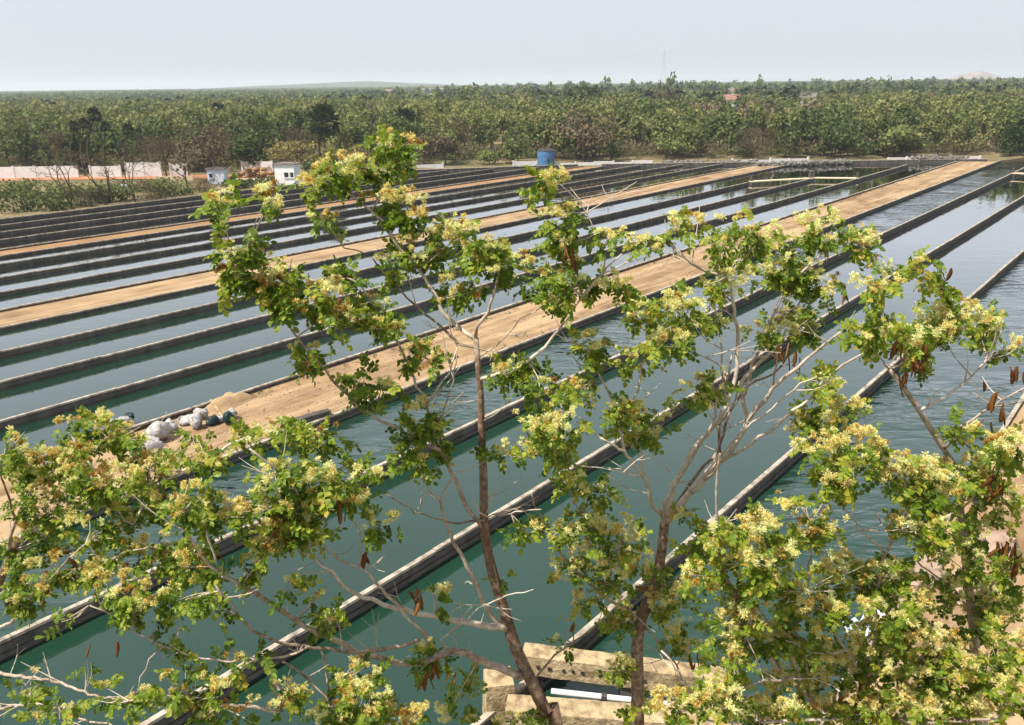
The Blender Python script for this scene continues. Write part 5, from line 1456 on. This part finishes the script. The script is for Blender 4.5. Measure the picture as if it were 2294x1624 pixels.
POD_YELLOW = [pod_mesh(20, .15, 1.0), pod_mesh(21, .13, .95)]

def frame_from(d, up):
    x = d / np.linalg.norm(d)
    z = up - x * np.dot(up, x); z /= np.linalg.norm(z) + 1e-9
    y = np.cross(z, x)
    return np.stack([x, y, z], 1)

leaves, flowers, twigs = {k: [] for k in TREE_INFO}, {k: [] for k in TREE_INFO}, {k: [] for k in TREE_INFO}
FORCE = {}
for sp in SPRAYS:
    x, y, rx, ry, bl = sp[:5]
    den = sp[5] if len(sp) > 5 else 1.0
    d2 = (LPX - x) ** 2 + (LPY - y - ry * .4) ** 2
    j = int(np.argmin(d2)); key = LK[j]; root_p = LP[j]
    o_loc = np.array(TREE_OBJ[key].location)
    # sprays closer than 60 units to a limb sit on it; others get a twig reaching out
    Yc = root_p[1] + rng.uniform(-.08, .2)
    c = at_depth(x, y, Yc)
    px = 1 / F * np.linalg.norm(c - np.array([0, 0, CAM_H]))
    # sub twigs: a few shoots from the limb through the spray
    shoots = max(3, int(rx * ry / 420))
    ends = []
    for k in range(shoots):
        a = rng.uniform(0, 2 * math.pi); q = math.sqrt(rng.uniform(.08, 1))
        e = at_depth(x + rx * .8 * q * math.cos(a), y + ry * .8 * q * math.sin(a), Yc + rng.normal(0, .16))
        mid = (root_p * .4 + c * .25 + e * .35) + rng.normal(0, .012, 3)
        path_ = spline([root_p, mid, e], .05)
        twigs[key].append((path_ - o_loc, np.linspace(.0048, .0018, len(path_)), SPRAYS.index(sp)))
        ends.append((path_, e))
    lush = .86 if (x > 1480 and y > 1170) else (1.12 if y < 1000 else 1.08)
    if y < 1000: rx, ry = rx * 1.12, ry * .95
    else: ry *= .88
    if y > 1390 and x < 700: lush *= .7
    n_leaf = int(math.pi * rx * ry / 215 * den * lush) + 2
    for k in range(n_leaf):
        path_, e = ends[int(rng.integers(len(ends)))]
        if rng.random() < .62:
            b = path_[int(len(path_) * rng.uniform(.3, .999))]
        else:
            a = rng.uniform(0, 2 * math.pi); q = math.sqrt(rng.uniform(0, 1))
            b = at_depth(x + rx * q * .8 * math.cos(a), y + ry * q * .8 * math.sin(a), Yc + rng.normal(0, .14))
        d = (b - c) / (np.linalg.norm(b - c) + 1e-6) * .7 + rng.normal(0, .6, 3) + np.array([0, 0, -.25])
        up = np.array([-.25, -.4, 1.0]) + rng.normal(0, .5, 3)
        leaves[key].append((b, frame_from(d, up), rng.uniform(.66, 1.14)))
    n_fl = rng.poisson(math.pi * rx * ry / 230 * bl * den * lush * (.75 if x < 1300 else 1.0))
    for k in range(n_fl):
        a = rng.uniform(0, 2 * math.pi); q = math.sqrt(rng.uniform(0, 1))
        b = at_depth(x + rx * q * .88 * math.cos(a), y + ry * q * .85 * math.sin(a) - ry * .35, Yc + rng.normal(-.08, .1))
        up = np.array([0, -.25, 1.0]) + rng.normal(0, .3, 3)
        flowers[key].append((b, frame_from(rng.normal(size=3), up), rng.uniform(.85, 1.4), x))

def merged(name, protos, items, mat, parent):
    Vs, Fs, Ts, n = [], [], [], 0
    for m_, b, R_, s in items:
        v, f, t = m_
        Vs.append(v @ R_.T * s + b); Fs.append(f + n); Ts.append(np.clip(t + rng.uniform(-.14, .14), 0, 1)); n += len(v)
    o = link(name, mesh(name, np.concatenate(Vs), np.concatenate(Fs), mat, tint=np.concatenate(Ts)), parent, kind="stuff")
    return o
LEAF_RAW, FLOWER_RAW = [raw(m_) for m_ in LEAF], [raw(m_) for m_ in FLOWER]

def place(name, me, b, R_, s, parent):
    o = bpy.data.objects.new(name, me)
    col.objects.link(o)
    o.parent = parent
    m4 = Matrix.Identity(4)
    for i in range(3):
        for k in range(3): m4[i][k] = R_[i, k] * s
        m4[i][3] = b[i]
    o.matrix_local = m4
    return o

for key in TREE_INFO:
    root = TREE_OBJ[key]; o_loc = np.array(root.location)
    tg = twigs[key]
    for sid in sorted({t_[2] for t_ in tg}):          # one twig for each spray of foliage
        g = Geo()
        for p, r_, _ in [t_ for t_ in tg if t_[2] == sid]: g.tube(p, r_, 4, cap=False, tint=rng.uniform(.5, 1))
        link("twig", g.build("twig", M["bark"], True), root)
    lv = leaves[key]
    vis = [l for l in lv if -10 < project(l[0])[0] < 2304 and project(l[0])[1] < 1640]
    hid = [l for l in lv if not (-10 < project(l[0])[0] < 2304 and project(l[0])[1] < 1640)]
    vis.sort(key=lambda l: -l[2] / np.linalg.norm(l[0] - np.array([0, 0, CAM_H])))
    for b, R_, s in vis[:300]: place("leaf", LEAF[int(rng.integers(len(LEAF)))], b - o_loc, R_, s, root)
    rest = [(LEAF_RAW[int(rng.integers(len(LEAF)))], b - o_loc, R_, s) for b, R_, s in vis[300:] + hid]
    if rest: merged("foliage", LEAF, rest, M["leaf"], root)
    fl = flowers[key]
    def pick(x):                                  # fresher, paler blossom towards the right
        fresh = np.clip((x - 500) / 1300, 0, 1)
        return int(np.clip(rng.normal(7.2 - 4.6 * fresh, 2.9), 0, len(FLOWER) - 1))
    fl = sorted(fl, key=lambda l: -l[2])
    for b, R_, s, x in fl[:300]: place("flower", FLOWER[pick(x)], b - o_loc, R_, s, root)
    rest = [(FLOWER_RAW[pick(x)], b - o_loc, R_, s) for b, R_, s, x in fl[300:]]
    if rest: merged("blossom", FLOWER, rest, M["flower"], root)

PODS = [(2030,770,5,0),(2050,800,4,0),(2075,780,3,0),(2022,830,3,0),(2222,890,3,0),(2240,905,2,0),(2285,830,4,0),(2213,940,2,0),(2130,600,1,0),(2207,860,1,0),(1280,552,3,0),(1295,575,2,0),
        (1272,1370,3,1),(1278,1400,2,0),(925,1325,4,0),(945,1350,2,0),(978,1482,4,0),(960,1510,3,0),(1000,1502,1,1),(1020,1510,1,1),(1556,1478,3,0),(1880,1560,2,0),(1935,1560,2,0),(2262,1220,9,0),(2270,1250,5,0),
        (2228,1090,5,0),(2240,1060,4,0),(1760,780,4,0),(1775,800,3,0),(205,1440,1,0),(262,1430,1,0),(165,1250,2,0),(20,1330,3,0),(110,1330,2,0),(830,1250,2,0),(770,1130,2,0),(1120,1010,1,0),(1900,640,2,0),(640,1205,2,0)]
for x, y, n, yellow in PODS:
    d2 = (LPX - x) ** 2 + (LPY - y) ** 2
    j = int(np.argmin(d2)); root = TREE_OBJ[LK[j]]; o_loc = np.array(root.location)
    Yc = LP[j][1] - .12
    for k in range(n):
        b = at_depth(x + rng.uniform(-12, 12) * min(n, 4) * .5, y + rng.uniform(-14, 10), Yc + rng.normal(0, .05))
        d = np.array([rng.normal(0, .22), rng.normal(0, .22), 1.0]); d /= np.linalg.norm(d)
        R_ = frame_from(np.cross(d, rng.normal(size=3)), d)
        place("seed_pod", random.choice(POD_YELLOW if yellow else POD), b - o_loc, R_, rng.uniform(.65, 1.05), root)

# ------------------------------------------------------------------ air
def haze(density):
    m = bpy.data.materials.new("haze"); m.use_nodes = True
    nt = m.node_tree
    nt.nodes.remove(nt.nodes["Principled BSDF"])
    pv = nt.nodes.new("ShaderNodeVolumePrincipled")
    pv.inputs["Color"].default_value = (.78, .86, .96, 1)
    pv.inputs["Density"].default_value = density
    pv.inputs["Anisotropy"].default_value = 0.2
    nt.links.new(pv.outputs[0], nt.nodes["Material Output"].inputs["Volume"])
    g = Geo(); g.box((0, 0, 34), (22000, 22000, 72))
    link("haze", g.build("haze", m), kind="stuff")
haze(0.00026)
